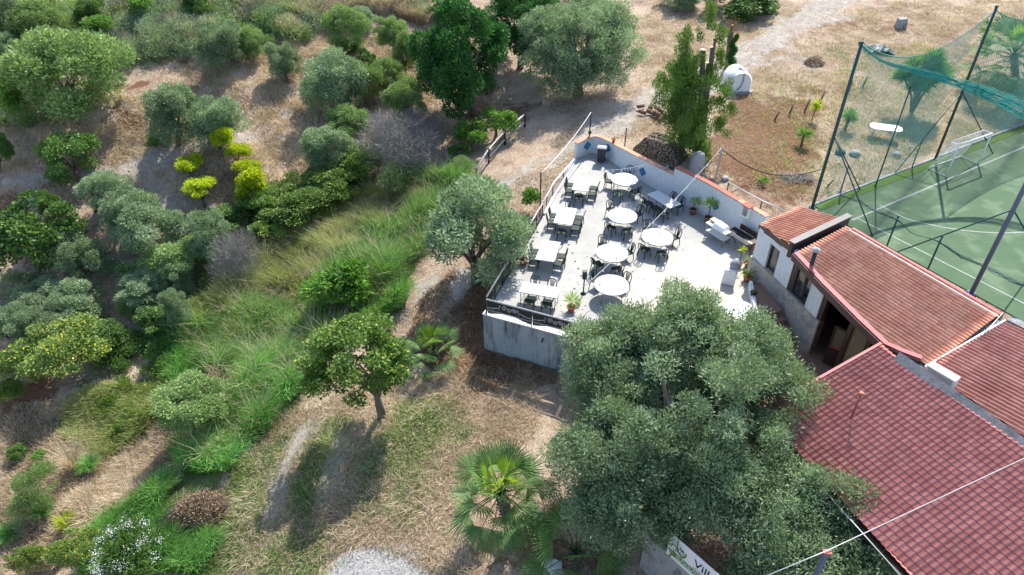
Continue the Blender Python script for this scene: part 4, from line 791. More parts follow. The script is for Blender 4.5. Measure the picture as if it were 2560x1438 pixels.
# valley gutter and right-hand roof
T2=W(2299,909,2.5); gd=(T2-T1); b=MB(); wallseg(b,T1-gd*.0,T2,2.28,2.44,.5,.12); L_(b.build('valley_gutter',M['greymembrane']))
R0=W(2512,806,2.62); R1=W(2312,922,2.5); ra=Vector((au.x,au.y,.06)).normalized(); rb=(R1-R0); 
sb2=[W(2312,922,2.5),W(2380,975,2.52),W(2460,1030,2.55),W(2545,1092,2.6),W(2700,1205,2.65)]
rbv=(rb-ra*rb.dot(ra)).normalized(); xs=[(p-R0).dot(ra) for p in sb2]; ys=[(p-R0).dot(rbv) for p in sb2]; s0r=min(0,xs[0])
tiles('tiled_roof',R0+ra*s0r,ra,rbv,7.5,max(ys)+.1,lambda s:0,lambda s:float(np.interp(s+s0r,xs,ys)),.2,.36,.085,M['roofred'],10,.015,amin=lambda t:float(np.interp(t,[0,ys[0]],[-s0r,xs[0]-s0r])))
q=[R0,R1]+sb2[1:]; slab('roof_deck',[R0]+sb2+[R0+ra*7.4],-.12,.08,M['brownframe'])
fascia('white_edging',[R1+Vector((0,0,.02)),R0+Vector((0,0,.02))],.05,.05,M['whitepaint'],.09)
b=MB(); wallseg(b,R0+Vector((.15,.1,0)),R0+Vector((.15,.1,0))+Vector((ra.x,ra.y,0))*7,2.3,2.72,.4,.1); L_(b.build('grey_ridge',M['greymembrane']))
# front roof of large pink tiles
K0=W(2205,862,3.25);K1=W(1904,1032,2.45);K2=W(2272,1437,2.45)
top=[K0,W(2246,897,3.25),W(2330,960,3.25),W(2440,1036,3.25),W(2541,1104,3.25),W(2750,1250,3.25)]
fa=(K1-K0); fa=fa.normalized(); fb=(K2-K1); fb=(fb-fa*fb.dot(fa)).normalized(); Of=K0
ta=[((p-Of).dot(fb),(p-Of).dot(fa)) for p in top]; LaF=(K1-K0).length; eb=[((p-Of).dot(fb),(p-Of).dot(fa)) for p in (K1,K2,K2+(K2-K1)*.6)]
a0=min(x[1] for x in ta)
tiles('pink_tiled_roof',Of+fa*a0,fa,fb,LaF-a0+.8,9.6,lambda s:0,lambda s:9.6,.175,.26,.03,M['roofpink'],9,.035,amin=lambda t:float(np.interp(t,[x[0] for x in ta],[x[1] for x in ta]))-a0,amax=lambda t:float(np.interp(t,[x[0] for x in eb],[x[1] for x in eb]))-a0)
slab('roof_deck',[K0,K1,K2,K2+(K2-K1)*.55,top[-1],top[-2],top[-3],top[-4]],-.12,.08,M['brownframe'])
fascia('gable_edge',[K1,K0],.26,.1,M['redfascia'],.06)
# grey membrane parapet on the ridge
cap=[W(2240,893,3.3),W(2300,935,3.3),W(2380,990,3.3),W(2470,1052,3.3),W(2552,1112,3.3),W(2760,1262,3.3)]
b=MB(); A_=offs([(p.x,p.y) for p in cap],.26); B_=offs([(p.x,p.y) for p in cap],-.13); M_=offs([(p.x,p.y) for p in cap],.1); vs_=[]
rr=random.Random(3)
for i in range(len(cap)): vs_+=[(B_[i].x,B_[i].y,3.25),(M_[i].x,M_[i].y,3.5),(A_[i].x,A_[i].y,3.34),(A_[i].x,A_[i].y,2.4)]
b.add(vs_,[(4*i+k,4*i+k+1,4*i+4+k+1,4*i+4+k) for i in range(len(cap)-1) for k in range(3)]+[(0,1,2,3)]); L_(b.build('parapet_membrane',M['greymembrane']))
slab('valley_infill',[W(2236,884,2.5),W(2290,897,2.5),W(2345,925,2.5),W(2395,990,2.5),W(2300,960,2.5)],0,.1,M['greymembrane'])
# walls below the front roof
b=MB(); wallseg(b,(K0.x-.2,K0.y-.3),(K1.x+.5,K1.y-.25),-1.2,2.4,.2); L_(b.build('front_wall',M['beige'])); b=MB(); wallseg(b,(K1.x+.7,K1.y-.4),(K2.x+.6,K2.y-.3),-2.6,2.3,.2); L_(b.build('front_wall',M['beige'])); b=MB(); 
e0=K1+(K1-K2).normalized()*-.2; b.tube([K1+Vector((-.12,-.1,-.08)),K2+(K2-K1)*.5+Vector((-.14,-.12,-.08))],.02,6); L_(b.build('eaves_gutter',M['railgrey']))
vp=W(2130,1040,2.98); o=MB().tube([vp+Vector((0,0,-.1)),vp+Vector((0,0,1.0))],.035,8).build('vent_pipe',M['redfascia']); L_(o); b=MB().lathe([(0,.05),(.08,.03),(.08,-.03),(.04,-.05)],tuple(vp+Vector((0,0,1.02))),12); par_(b.build('vent_cap',M['terracotta']),o)
# air conditioner behind the parapet
p=W(2352,938,2.95); t=thing('air_conditioner','white air conditioning unit on the roof behind the grey parapet','air conditioner',(p.x+.12,p.y+.1,2.5),math.atan2(au.y,au.x)); MB().box((0,0,.3),(1.0,.36,.5)).build('casing',M['whitepaint'],t,bevel=.02); MB().tube([(.1,.182,.3),(.1,.2,.3)],.2,20).build('fan_grille',M['darkmetal'],t); MB().box((0,-.186,.3),(.85,.01,.38)).build('rear_grille',M['railgrey'],t)
for s_ in(-.3,.3): MB().box((s_,0,.0),(.06,.4,.06)).build('foot',M['darkmetal'],t)
# white cable loops on the roof corner
q=T1+Vector((0,0,.2)); cable('loose_cable','loose white cable looping over the roof corner by the pitch',q,q+Vector((-1.6,-1.4,.08)),.06,.014,'whitepaint')
# passage floor, landing
M['walk']=M['brownfloor']
pf=MB().prism(PASS_,-3,-.92).build('passage_floor',M['brownfloor']); tag(pf,'brown tiled passage between terrace and restaurant',None,None,'structure')
ld=thing('landing','brown tiled landing with a white kerb beside the stone wall','steps',W(1900,760,-.5)); q=[W(1874,715,.12),W(1888,796,.12),W(1956,776,.12),W(1905,705,.12)]
local(MB().prism([(x.x,x.y) for x in q],-.9,.12).build('landing_block',M['brownfloor']),ld)
b=MB(); wallseg(b,q[0],q[1],-.9,.42,.14,.0); local(b.build('white_kerb',M['plaster']),ld)
for k in range(3):
    b=MB(); s_=q[1].lerp(q[2],.0)+FD.to_3d()*(.35*k+.02); e_=q[2]+FD.to_3d()*(.35*k+.02); b.prism([(s_.x,s_.y),(e_.x,e_.y),(e_.x+FD.x*.33,e_.y+FD.y*.33),(s_.x+FD.x*.33,s_.y+FD.y*.33)],-.9,-.12-.24*k); local(b.build('step',M['brownfloor']),ld)
def wlamp(label,t_,z): 
    x,y=FP(t_,.02); r=thing('wall_lamp',label,'lamp',(x,y,z),math.atan2(FD.y,FD.x)+rad(180)); MB().lathe([(0,-.12),(.05,-.1),(.08,.06),(.1,.08),(.02,.16),(0,.17)],(0,-.16,0),8).build('lantern',M['darkmetal'],r); MB().tube([(0,0,.1),(0,-.1,.14),(0,-.16,.12)],.015,5).build('bracket',M['darkmetal'],r)
wlamp('small black lantern high on the white hut wall',.35,2.25)
# ---------------------------------------------------------------- pitch fixtures
def goal():
    a=W(2364,443);c=W(2445,412); ex=(c-a).normalized(); w_=(c-a).length; g=thing('football_goal','white football goal with net standing on the green pitch','goal',a,math.atan2(ex.y,ex.x)); h=2.05; D=1.15
    MB().tube([(0,0,0),(0,0,h)],.05,8).build('post',M['whitepaint'],g); MB().tube([(w_,0,0),(w_,0,h)],.05,8).build('post',M['whitepaint'],g); MB().tube([(0,0,h),(w_,0,h)],.05,8).build('crossbar',M['whitepaint'],g)
    b=MB()
    for x in (0,w_): b.tube([(x,0,h),(x,.5,h),(x,D,.05),(x,0,.04)],.028,6)
    b.tube([(0,D,.05),(w_,D,.05)],.028,6); b.tube([(0,.5,h),(w_,.5,h)],.022,6); b.build('back_frame',M['whitepaint'],g)
    b=MB(); n=18
    for i in range(n+1): x=w_*i/n; b.tube([(x,0,h),(x,.5,h-.03),(x,D-.03,.05)],.006,3,False)
    for j in range(14): t_=j/13; b.tube([(0,.5+(D-.5)*t_,h*(1-t_)+.05*t_),(w_,.5+(D-.5)*t_,h*(1-t_)+.05*t_)],.006,3,False)
    for x in (0,w_):
        for j in range(11): z=h*j/11; b.tube([(x,0,z),(x,.5+(D-.5)*(1-z/h),z)],.006,3,False)
    b.build('net',M['whitepaint'],g)
goal()
POST=[]
def bigpole(base,vtop,label,r,mat='greenmetal',h=None,name='net_pole'):
    B=W(*base); h=h or hgt(B,vtop); t=thing(name,label,'pole',B); MB().tube([(0,0,-.2),(0,0,h*.6),(0,0,h)],[r,r,r*.9],10).build('shaft',M[mat],t); MB().lathe([(0,.03),(r*1.2,.01),(r*1.2,-.05)],(0,0,h),10).build('cap',M[mat],t); MB().lathe([(r*2.2,0),(r*2.2,.05),(r,.06)],(0,0,.02),10).build('base_plate',M[mat],t); return Vector(B),h
pB1,h1_=bigpole((2030,521),105,'tall dark green net pole at the near corner of the pitch',.085)
pB2,h2_=bigpole((2337,400),15,'tall dark green net pole behind the white goal',.08)
pB3,h3_=bigpole((2427,735),None,'thick grey blue pole rising beside the red roof out of the frame',.10,'bluegrey',h=9)
for base,vt,lab in (((2188,467),217,'green fence post between the near corner and the goal'),((2279,420),347,'short green post just left of the white goal'),((2100,482),414,'short green post nearest the corner pole')): bigpole(base,vt,lab,.04)
for base,vt,lab in (((2212,628),541,'short green post beyond the roof edge nearest the hut'),((2312,690),590,'short green post beyond the middle of the roof edge'),((2550,825),785,'short green post beyond the far right roof corner')): bigpole(base,vt,lab,.045)
def brace(label,P,Q,r=.035,mat='greenmetal'): P=Vector(P);Q=Vector(Q); tag(MB().tube([P,Q],r,6).build('brace_pipe',M[mat]),label,'brace')
z1=hgt(pB1,339); n1=pB1+Vector((0,0,z1)); brace('green brace from the corner pole down to the pitch kerb',n1,W(2150,474)); brace('green brace from the corner pole to the touch line',n1,W(2182,592))
z2=hgt(pB2,230); n2=pB2+Vector((0,0,z2)); brace('long green brace from the goal pole leftwards to the kerb',n2,W(2234,437)); brace('green brace from the goal pole down behind the goal',n2,W(2482,384))
z3=hgt(pB3,524); n3=pB3+Vector((0,0,z3)); brace('long dark brace from the grey blue pole to the roof edge',n3,W(2243,630,.3)); brace('dark brace on the far side of the grey blue pole',n3,W(2600,640,.3))
# netting: diagonal mesh between the poles
M['netgreen']=plain('green_net',(.10,.33,.28),.7,.2,2,bump=0)
def net(name,label,A0,B0,hA,hB,sp,r,sag=.6,z0=.1,mat='netgreen'):
    A0=Vector(A0);B0=Vector(B0); L=(B0-A0).length; b=MB(); d=(B0-A0).normalized(); side=Vector((-d.y,d.x,0))
    def pt(s,f): s=min(max(s,0),1); H_=(hA*(1-s)+hB*s)-sag*4*s*(1-s); z=z0+(H_-z0)*min(max(f,0),1); return A0+d*(L*s)+side*(.35*math.sin(s*7+f*3)*math.sin(f*3.1))+Vector((0,0,z))
    nx=int(L/sp); nz=int(hA/sp); m_=7
    for i in range(-nz,nx+1):
        for sg in (1,-1):
            pts=[]
            for k in range(m_+1):
                f=k/m_; s=(i+ (f*nz if sg>0 else (1-f)*nz))/nx
                if 0<=s<=1: pts.append(pt(s,f))
            if len(pts)>1: b.tube(pts,r,3,False)
    b.tube([pt(s,1) for s in np.linspace(0,1,14)],r*3,4); return tag(b.build(name,M[mat]),label,'net')
net('safety_net','fine green safety net hanging between the two tall green poles',pB1,pB2,h1_,h2_-.2,.17,.008,1.5)
pB4=pB2+(pB2-pB1).normalized()*11; net('safety_net','fine green safety net to the right of the goal pole',pB2,pB4,h2_-.2,8.8,.17,.008,1.2)
# gathered band of net
qs=[W(u,v,z) for u,v,z in ((2146,108,8.9),(2195,150,7.6),(2250,168,7.0),(2320,185,6.4),(2400,210,5.8),(2480,240,5.2),(2560,275,4.7),(2650,310,4.4))]; 
def tp(t,off): i=min(int(t*(len(qs)-1)),len(qs)-2); p=qs[i].lerp(qs[i+1],t*(len(qs)-1)-i); return p+Vector((0,0,off))
b=MB(); r_=random.Random(5)
for k in range(46):
    o0=r_.uniform(-.5,.5); o1=r_.uniform(-.5,.5); w0=lambda t:(.02+.8*t**1.6)
    b.tube([tp(t,(o0*(1-t)+o1*t)*w0(t)*1.6+r_.uniform(-.05,.05)) for t in np.linspace(0,1,14)],.012,3,False)
M['netteal']=plain('teal_net',(.02,.30,.27),.6,.2,2,bump=0); tag(b.build('gathered_net',M['netteal']),'teal band of gathered netting sagging in front of the palm','net')
qs=[W(u,v,z) for u,v,z in ((2100,488,1.6),(2150,505,1.7),(2190,530,1.6),(2243,548,2.0),(2280,585,1.3),(2340,600,1.9),(2400,640,1.2),(2455,665,1.1),(2560,715,1.4))]
b=MB()
for k in range(7): b.tube([tp(t,r_.uniform(-.07,.07)*(1+math.sin(t*9))) for t in np.linspace(0,1,26)],.010,3,False)
b.tube([tp(t,0) for t in np.linspace(0,1,30)],.018,5); tag(b.build('fallen_net',M['greenmetal']),'dark sagging net rope slung along the touch line posts','net')
# white plastic table in the yard
B=G(2206,345); t=thing('garden_table','white plastic table standing alone on the dry grass behind the goal','table',B,rad(-18)); MB().prism([(-.72,-.5),(.72,-.5),(.95,-.25),(.95,.25),(.72,.5),(-.72,.5),(-.95,.25),(-.95,-.25)],.70,.74).build('tabletop',M['whitepaint'],t)
for x in(-.6,.6):
    for y in(-.32,.32): MB().box((x,y,.35),(.07,.07,.7)).build('leg',M['whitepaint'],t)
# water tank
B=G(1838,222); t=thing('water_tank','white round topped water tank with a black hose on the dry yard','tank',B,rad(4)); R_=.78
n=22; vs_=[];prof=[]
for k in range(n+1): a_=math.pi*k/n; prof.append((math.cos(a_)*R_,math.sin(a_)*R_+.72))
prof=[(R_,.12)]+prof+[(-R_,.12)]; N=len(prof); bb=MB(); ys=[-.8,-.75,.75,.8]; sc=[.94,1,1,.94]
for y,s_ in zip(ys,sc): vs_+=[(x*s_,y,.12+(z-.12)*s_) for x,z in prof]
bb.add(vs_,[(j*N+i,j*N+i+1,(j+1)*N+i+1,(j+1)*N+i) for j in range(3) for i in range(N-1)]+[tuple(range(N)),tuple(range(3*N,4*N))[::-1]],True); bb.sm[-2:]=[False,False]; bb.build('shell',M['whitepaint'],t)
MB().lathe([(0,.16),(.14,.14),(.15,0)],(0,-.2,1.49),16).build('lid',M['whitepaint'],t); MB().tube([(-.05,-.5,1.56),(.25,-.52,1.52)],.03,6).tube([(.1,-.52,1.55),(.1,-.83,1.38),(.12,-.85,.9),(.0,-.85,.45),(-.25,-.87,.22)],.025,6).build('hose',M['darkmetal'],t); MB().box((0,0,.04),(1.8,1.9,.14)).build('plinth',M['concrete'],t); MB().tube([(-1.1,-.6,.2),(-.9,-.7,.2)],.14,10).build('pump',M['binplastic'],t)
# rail fence
F_=[(1192,458),(1222,408),(1262,362),(1312,318)]; P=[G(*x) for x in F_]; t=thing('timber_rail_fence','weathered timber rail fence beside the dirt road','fence',P[0])
tops=[hgt(P[0],428),hgt(P[1],377),hgt(P[2],333),hgt(P[3],283)]; tops=[.95,.95,.95,1.0]
for i,p in enumerate(P): local(MB().tube([p+Vector((0,0,-.2)),p+Vector((0,0,tops[i]+.05))],.07,8).build('post',M['darkmetal']),t)
M['greywood']=plain('bleached_timber',(.52,.48,.45),.85,.3,4)
for zz in (.92,.35): local(MB().tube([p+Vector((-.05,-.06,zz)) for p in P],.055,8).build('rail',M['greywood']),t)
# wood pile
B=G(1650,385); t=thing('woodpile','dark stacked firewood pile under the conifer behind the white wall','woodpile',B,rad(-38)); b=MB();b2=MB();r_=random.Random(2)
for lay in range(11):
    for k in range(22-lay):
        for dpt in range(3):
            x=-1.5+.145*(k+lay*.5)+r_.uniform(-.03,.03); y=-.55+dpt*.5+r_.uniform(-.08,.08); z=.06+lay*.095; l=.42+r_.uniform(-.1,.1); rr_=.05+r_.random()*.03; ang=r_.uniform(-.25,.25); ex=Vector((math.sin(ang)*l/2,math.cos(ang)*l/2,r_.uniform(-.03,.03))); c=Vector((x,y,z)); b.tube([c-ex,c+ex],rr_,6)
o_=b.build('logs',M['bark'],t); o_.data.materials.append(plain('log_ends',(.33,.25,.18),.9,.5,9))
for pl_ in o_.data.polygons:
    if len(pl_.vertices)==6: pl_.material_index=1
t=thing('log_heap','heap of thick cut logs at the back of the firewood pile','logs',G(1640,292),rad(20)); b=MB()
for k in range(16): a_=r_.uniform(0,6.28); x=r_.gauss(0,.5);y=r_.gauss(0,.9);z=.16+max(0,.7-abs(x)-abs(y)*.4)*r_.random(); b.tube([(x-math.cos(a_)*.25,y-math.sin(a_)*.25,z),(x+math.cos(a_)*.25,y+math.sin(a_)*.25,z+r_.uniform(-.1,.1))],r_.uniform(.1,.17),9)
b.build('logs',plain('brown_logs',(.2,.11,.07),.9,.5,6),t)
twig_pile('brush_pile','pile of brown cut branches and stumps on the upper yard',(2035,160),1.5,1.0,.7,90,M['bark'],'brush',3,.7,M['brownlitter'],500)
twig_pile('brush_pile','big heap of dried pruned branches with dead leaves by the reeds',(515,1295),3.1,2.3,1.2,360,M['bark'],'brush',4,1.4,M['brownlitter'],7000)
twig_pile('brush_pile','low scatter of pale dead twigs near the corner net pole',(1980,445),2.6,1.2,.25,120,M['greybark'],'brush',5,.9)
twig_pile('brush_pile','dark dry twigs heaped against the back of the woodpile wall',(1650,425),2.4,.7,.35,90,M['bark'],'brush',6,.9)
t=thing('green_tarp_heap','dark green crumpled sheeting heap on the grass beyond the net','tarp',G(2195,130)); MB().add([(x+r_.uniform(-.1,.1),y+r_.uniform(-.1,.1),(.55*math.exp(-(x*x+y*y)*1.6)+r_.uniform(0,.1))) for x in np.linspace(-1.1,1.1,9) for y in np.linspace(-.7,.7,6)],[(i*6+j,(i+1)*6+j,(i+1)*6+j+1,i*6+j+1) for i in range(8) for j in range(5)]).build('sheet',M['greenmetal'],t)
t=thing('stone_block','grey square block standing on the dry slope at the top','block',G(2250,70)); MB().add([(-.4,-.3,0),(.42,-.3,0),(.4,.3,0),(-.4,.32,0),(-.36,-.26,.75),(.34,-.24,.8),(.33,.22,.82),(-.36,.25,.78)],[(3,2,1,0),(4,5,6,7),(0,1,5,4),(1,2,6,5),(2,3,7,6),(3,0,4,7)]).build('stone',M['concrete'],t,bevel=.05)
for i,((u,v),vt,le,lab) in enumerate((((1935,302),280,(.25,.1),'leaning dark stake leftmost in the broken row'),((1972,290),262,(.15,.1),'dark stake second from the left in the broken row'),((2010,282),250,(.2,.1),'thin dark stake next to the yellow green shoot'),((2048,262),232,(.2,.15),'thick dark stake at the right end of the broken row'),((2155,222),192,(.1,.0),'dark stake seen through the green net'),((2122,225),203,(.08,0),'dark stake just right of the corner net pole'),((2065,470),462,(.3,.0),'short dark stump by the foot of the corner net pole'))):
    g=G(u,v); t=thing('wooden_stake',lab,'stake',g,0,'dark stakes in the dry yard'); h=max(.5,hgt(g,vt)); MB().tube([(0,0,-.1),(le[0]*.5,le[1]*.5,h*.5),(le[0],le[1],h)],[.07,.06,.045],7).build('stake_shaft',M['bark'],t)
def rockth(px,s,lab,mat,name='stone'): g=G(*px); r=random.Random(int(px[0])); t=thing(name,lab,'stone',g); b=MB(); prof=[(0,-.1),(s,0),(s*1.1,s*.4),(s*.7,s*.9),(0,s)]; b.lathe(prof,(0,0,0),9); b.v=[(x*r.uniform(.8,1.2),y*r.uniform(.8,1.2),z) for x,y,z in b.v]; b.build('rock',M[mat],t)
rockth((1812,450),.22,'pale stone by the leaning grey post','concrete'); rockth((1765,478),.25,'white rubble lump at the foot of the leaning grey post','whitepaint'); rockth((1778,455),.2,'red brick lump beside the leaning grey post','capred'); rockth((2240,390),.25,'low pale heap of rubble beside the net post','concrete'); rockth((2100,385),.28,'dark green lump of netting near the corner pole','greenmetal','net_lump'); rockth((2135,388),.3,'grey rubble lump near the corner pole','concrete')
t=thing('grey_drum','tall grey rounded drum behind the white wall under the conifer','drum',G(1738,438)); MB().lathe([(.38,-.1),(.4,0),(.4,1.1),(.33,1.35),(.12,1.45),(0,1.46)],(0,0,0),18).build('drum_body',M['concrete'],t); MB().lathe([(.05,0),(.06,.05),(0,.07)],(0,0,1.45),8).build('knob',M['whitepaint'],t)
p=G(1830,390); cable('irrigation_hose','black hose lying across the dry yard from the grey post',Vector(pD)-Vector((0,0,.15)),Vector(G(2045,447))+Vector((0,0,.6)),.9,.03,'darkmetal')
# concrete wall with banner in the lower right
w0=W(1615,1335,-.4); w1=W(1667,1382,-.4); wd_=(w1-w0).normalized(); wn=Vector((-wd_.y,wd_.x,0)); wn=wn if wn.dot(Vector((1,1,0)))>0 else -wn
t=thing('concrete_wall','weathered grey concrete wall carrying the banner at the lower right','wall',w0); b=MB(); wallseg(b,w0,w0+wd_*7,-3,-.4,.18,.09*(1 if Vector((-wd_.y,wd_.x,0)).dot(wn)>0 else -1)); local(b.build('wall_panel',M['concrete']),t)
t=thing('banner','white and green banner with dark lettering hung on the concrete wall','banner',w1); 
bo=w1+wd_*.0-wn*.03; ang=math.atan2(wd_.y,wd_.x); t.location=bo+Vector((0,0,.02)); t.rotation_euler=(0,0,ang); bh=1.12
b=MB().box((2.6,0,bh/2),(5.2,.02,bh)).build('sheet',M['whitepaint'],t)
M['bangreen']=plain('banner_green',(.09,.22,.03),.5,.1,3,bump=0); M['banink']=plain('banner_ink',(.02,.025,.06),.5,.1,3,bump=0); M['banlime']=plain('banner_lime',(.30,.34,.05),.5,.1,3,bump=0)
MB().box((2.65,-.0125,.27),(5.0,.004,.24)).build('green_strip',M['bangreen'],t); MB().tube([(.2,-.016,.27),(.2,-.019,.27)],.075,14).build('round_symbol',M['banlime'],t)
def text(body,x,z,size,mat,par,name='lettering',font=None,bold=0):
    cu=bpy.data.curves.new(name,'FONT'); cu.body=body; cu.size=size; cu.extrude=.002; cu.offset=bold; o=bpy.data.objects.new(name,cu); C.objects.link(o); bpy.context.view_layer.update(); me=bpy.data.meshes.new_from_object(o.evaluated_get(bpy.context.evaluated_depsgraph_get())); C.objects.unlink(o); bpy.data.objects.remove(o); me.materials.clear(); me.materials.append(mat); o=bpy.data.objects.new(name,me); C.objects.link(o); o.parent=par; o.location=(x,-.017,z); o.rotation_euler=(rad(90),0,0); return o
text('Villa A',.98,.58,.46,M['banink'],t,bold=.004)
r_=random.Random(8)
for row,(z,x0,x1,hh,mt) in enumerate(((.31,.36,3.6,.06,'whitepaint'),(.21,.36,3.6,.055,'whitepaint'),(.47,1.0,2.6,.035,'banink'))):
    b=MB(); x=x0
    while x<x1:
        l=r_.uniform(.02,.05); b.box((x+l/2,-.0165,z),(l,.003,hh*r_.uniform(.6,1))); x+=l+r_.choice((.012,.012,.012,.05))
    b.build('small_lettering',M[mt],t)
b=MB(); sw=[(.55,1.06),(.56,.8),(.60,.62),(.70,.50),(.80,.47),(.88,.55),(.92,.68),(.91,.82)]; b.tube([(x-.24,-.018,z) for x,z in sw],[.012,.028,.03,.022,.03,.034,.03,.01],6); b.build('logo_stroke',M['bangreen'],t)
b=MB(); b.tube([(.50+.11*math.cos(a_),-.018,.66+.10*math.sin(a_)) for a_ in np.linspace(.6,5.6,16)],.007,5); b.tube([(.42,-.018,.86),(.48,-.018,.76),(.56,-.018,.70),(.60,-.018,.62)],.012,5); b.tube([(.56,-.018,.84),(.50,-.018,.74),(.48,-.018,.62)],.010,5); b.tube([(.44,-.018,.74),(.58,-.018,.76)],.008,5); b.build('logo_figure',M['banink'],t)
# pipe beam and post
q0=W(1880,1455,3.9);q1=W(2070,1376,3.9);q2=W(2620,1118,3.9); tag(MB().tube([q0,q1,q2],.014,6).build('overhead_pipe',M['railgrey']),'long pale overhead pipe crossing above the pink roof','pipe')
t=thing('support_post','blue grey steel post holding up the overhead pipe','post',Vector((q1.x,q1.y,-2.4))); MB().box((0,0,3.1),(.11,.11,6.15)).build('shaft',M['bluegrey'],t); MB().box((0,0,6.22),(.2,.14,.06)).build('bracket',M['redfascia'],t)
t=thing('parked_car','pale blue car roof glimpsed under the olive at the bottom edge','car',Vector((9.3,9.3,-2.4)),rad(70))
M['carpaint']=plain('pale_blue_paint',(.30,.42,.55),.25,.05,1,bump=0,spec=.6)
def carbody():
    prof=[(-2.0,.35),(-2.05,.7),(-1.85,.88),(-1.2,.95),(-.7,1.38),(.5,1.42),(1.25,1.0),(1.95,.85),(2.05,.6),(2.0,.35)]; N=len(prof); vs_=[]
    for y,s_ in ((-.82,.0),(-.72,1),(.72,1),(.82,.0)): vs_+=[(x,y,z if s_ or z<.9 else .9) for x,z in prof]
    return MB().add(vs_,[(j*N+i,j*N+(i+1)%N,(j+1)*N+(i+1)%N,(j+1)*N+i) for j in range(3) for i in range(N)]+[tuple(range(N))[::-1],tuple(range(3*N,4*N))])
carbody().build('body',M['carpaint'],t,bevel=.04); MB().add([(-1.18,-.66,.98),(-1.18,.66,.98),(-.72,.6,1.39),(-.72,-.6,1.39)],[(0,1,2,3)]).build('rear_window',M['glass'],t); MB().add([(1.22,-.66,1.04),(1.22,.66,1.04),(.55,.6,1.44),(.55,-.6,1.44)],[(0,3,2,1)]).build('windscreen',M['glass'],t)
for x in(-1.25,1.25):
    for y in(-.78,.78): MB().tube([(x,y-.1,.32),(x,y+.1,.32)],.32,16).build('wheel',M['binplastic'],t)
B=G(1371,1420); t=thing('plastic_bag','crumpled white plastic sheet on the ground under the lower palm','bag',B); r_=random.Random(4); MB().add([(x*.5+r_.uniform(-.07,.07),y*.32+r_.uniform(-.07,.07),.02+.36*(1-x*x*.8)*(1-y*y*.8)*r_.uniform(.5,1)) for x in np.linspace(-1,1,7) for y in np.linspace(-1,1,6)],[(i*6+j,(i+1)*6+j,(i+1)*6+j+1,i*6+j+1) for i in range(6) for j in range(5)]).build('crumpled_sheet',M['whitepaint'],t)
B=W(1998,990,-.9); t=thing('white_chair','white plastic chair at the pink roof corner beside the olive','chair',(B.x,B.y,-.918),rad(30)); w_=M['whitepaint']
MB().box((0,0,.43),(.46,.46,.04)).build('seat',w_,t,bevel=.01); MB().box((0,.22,.66),(.42,.03,.4),rx=rad(-10)).build('backrest',w_,t,bevel=.01)
for x in(-.2,.2):
    for y in(-.2,.2): MB().tube([(x,y,.42),(x*1.1,y*1.1,0)],.025,6).build('leg',w_,t)
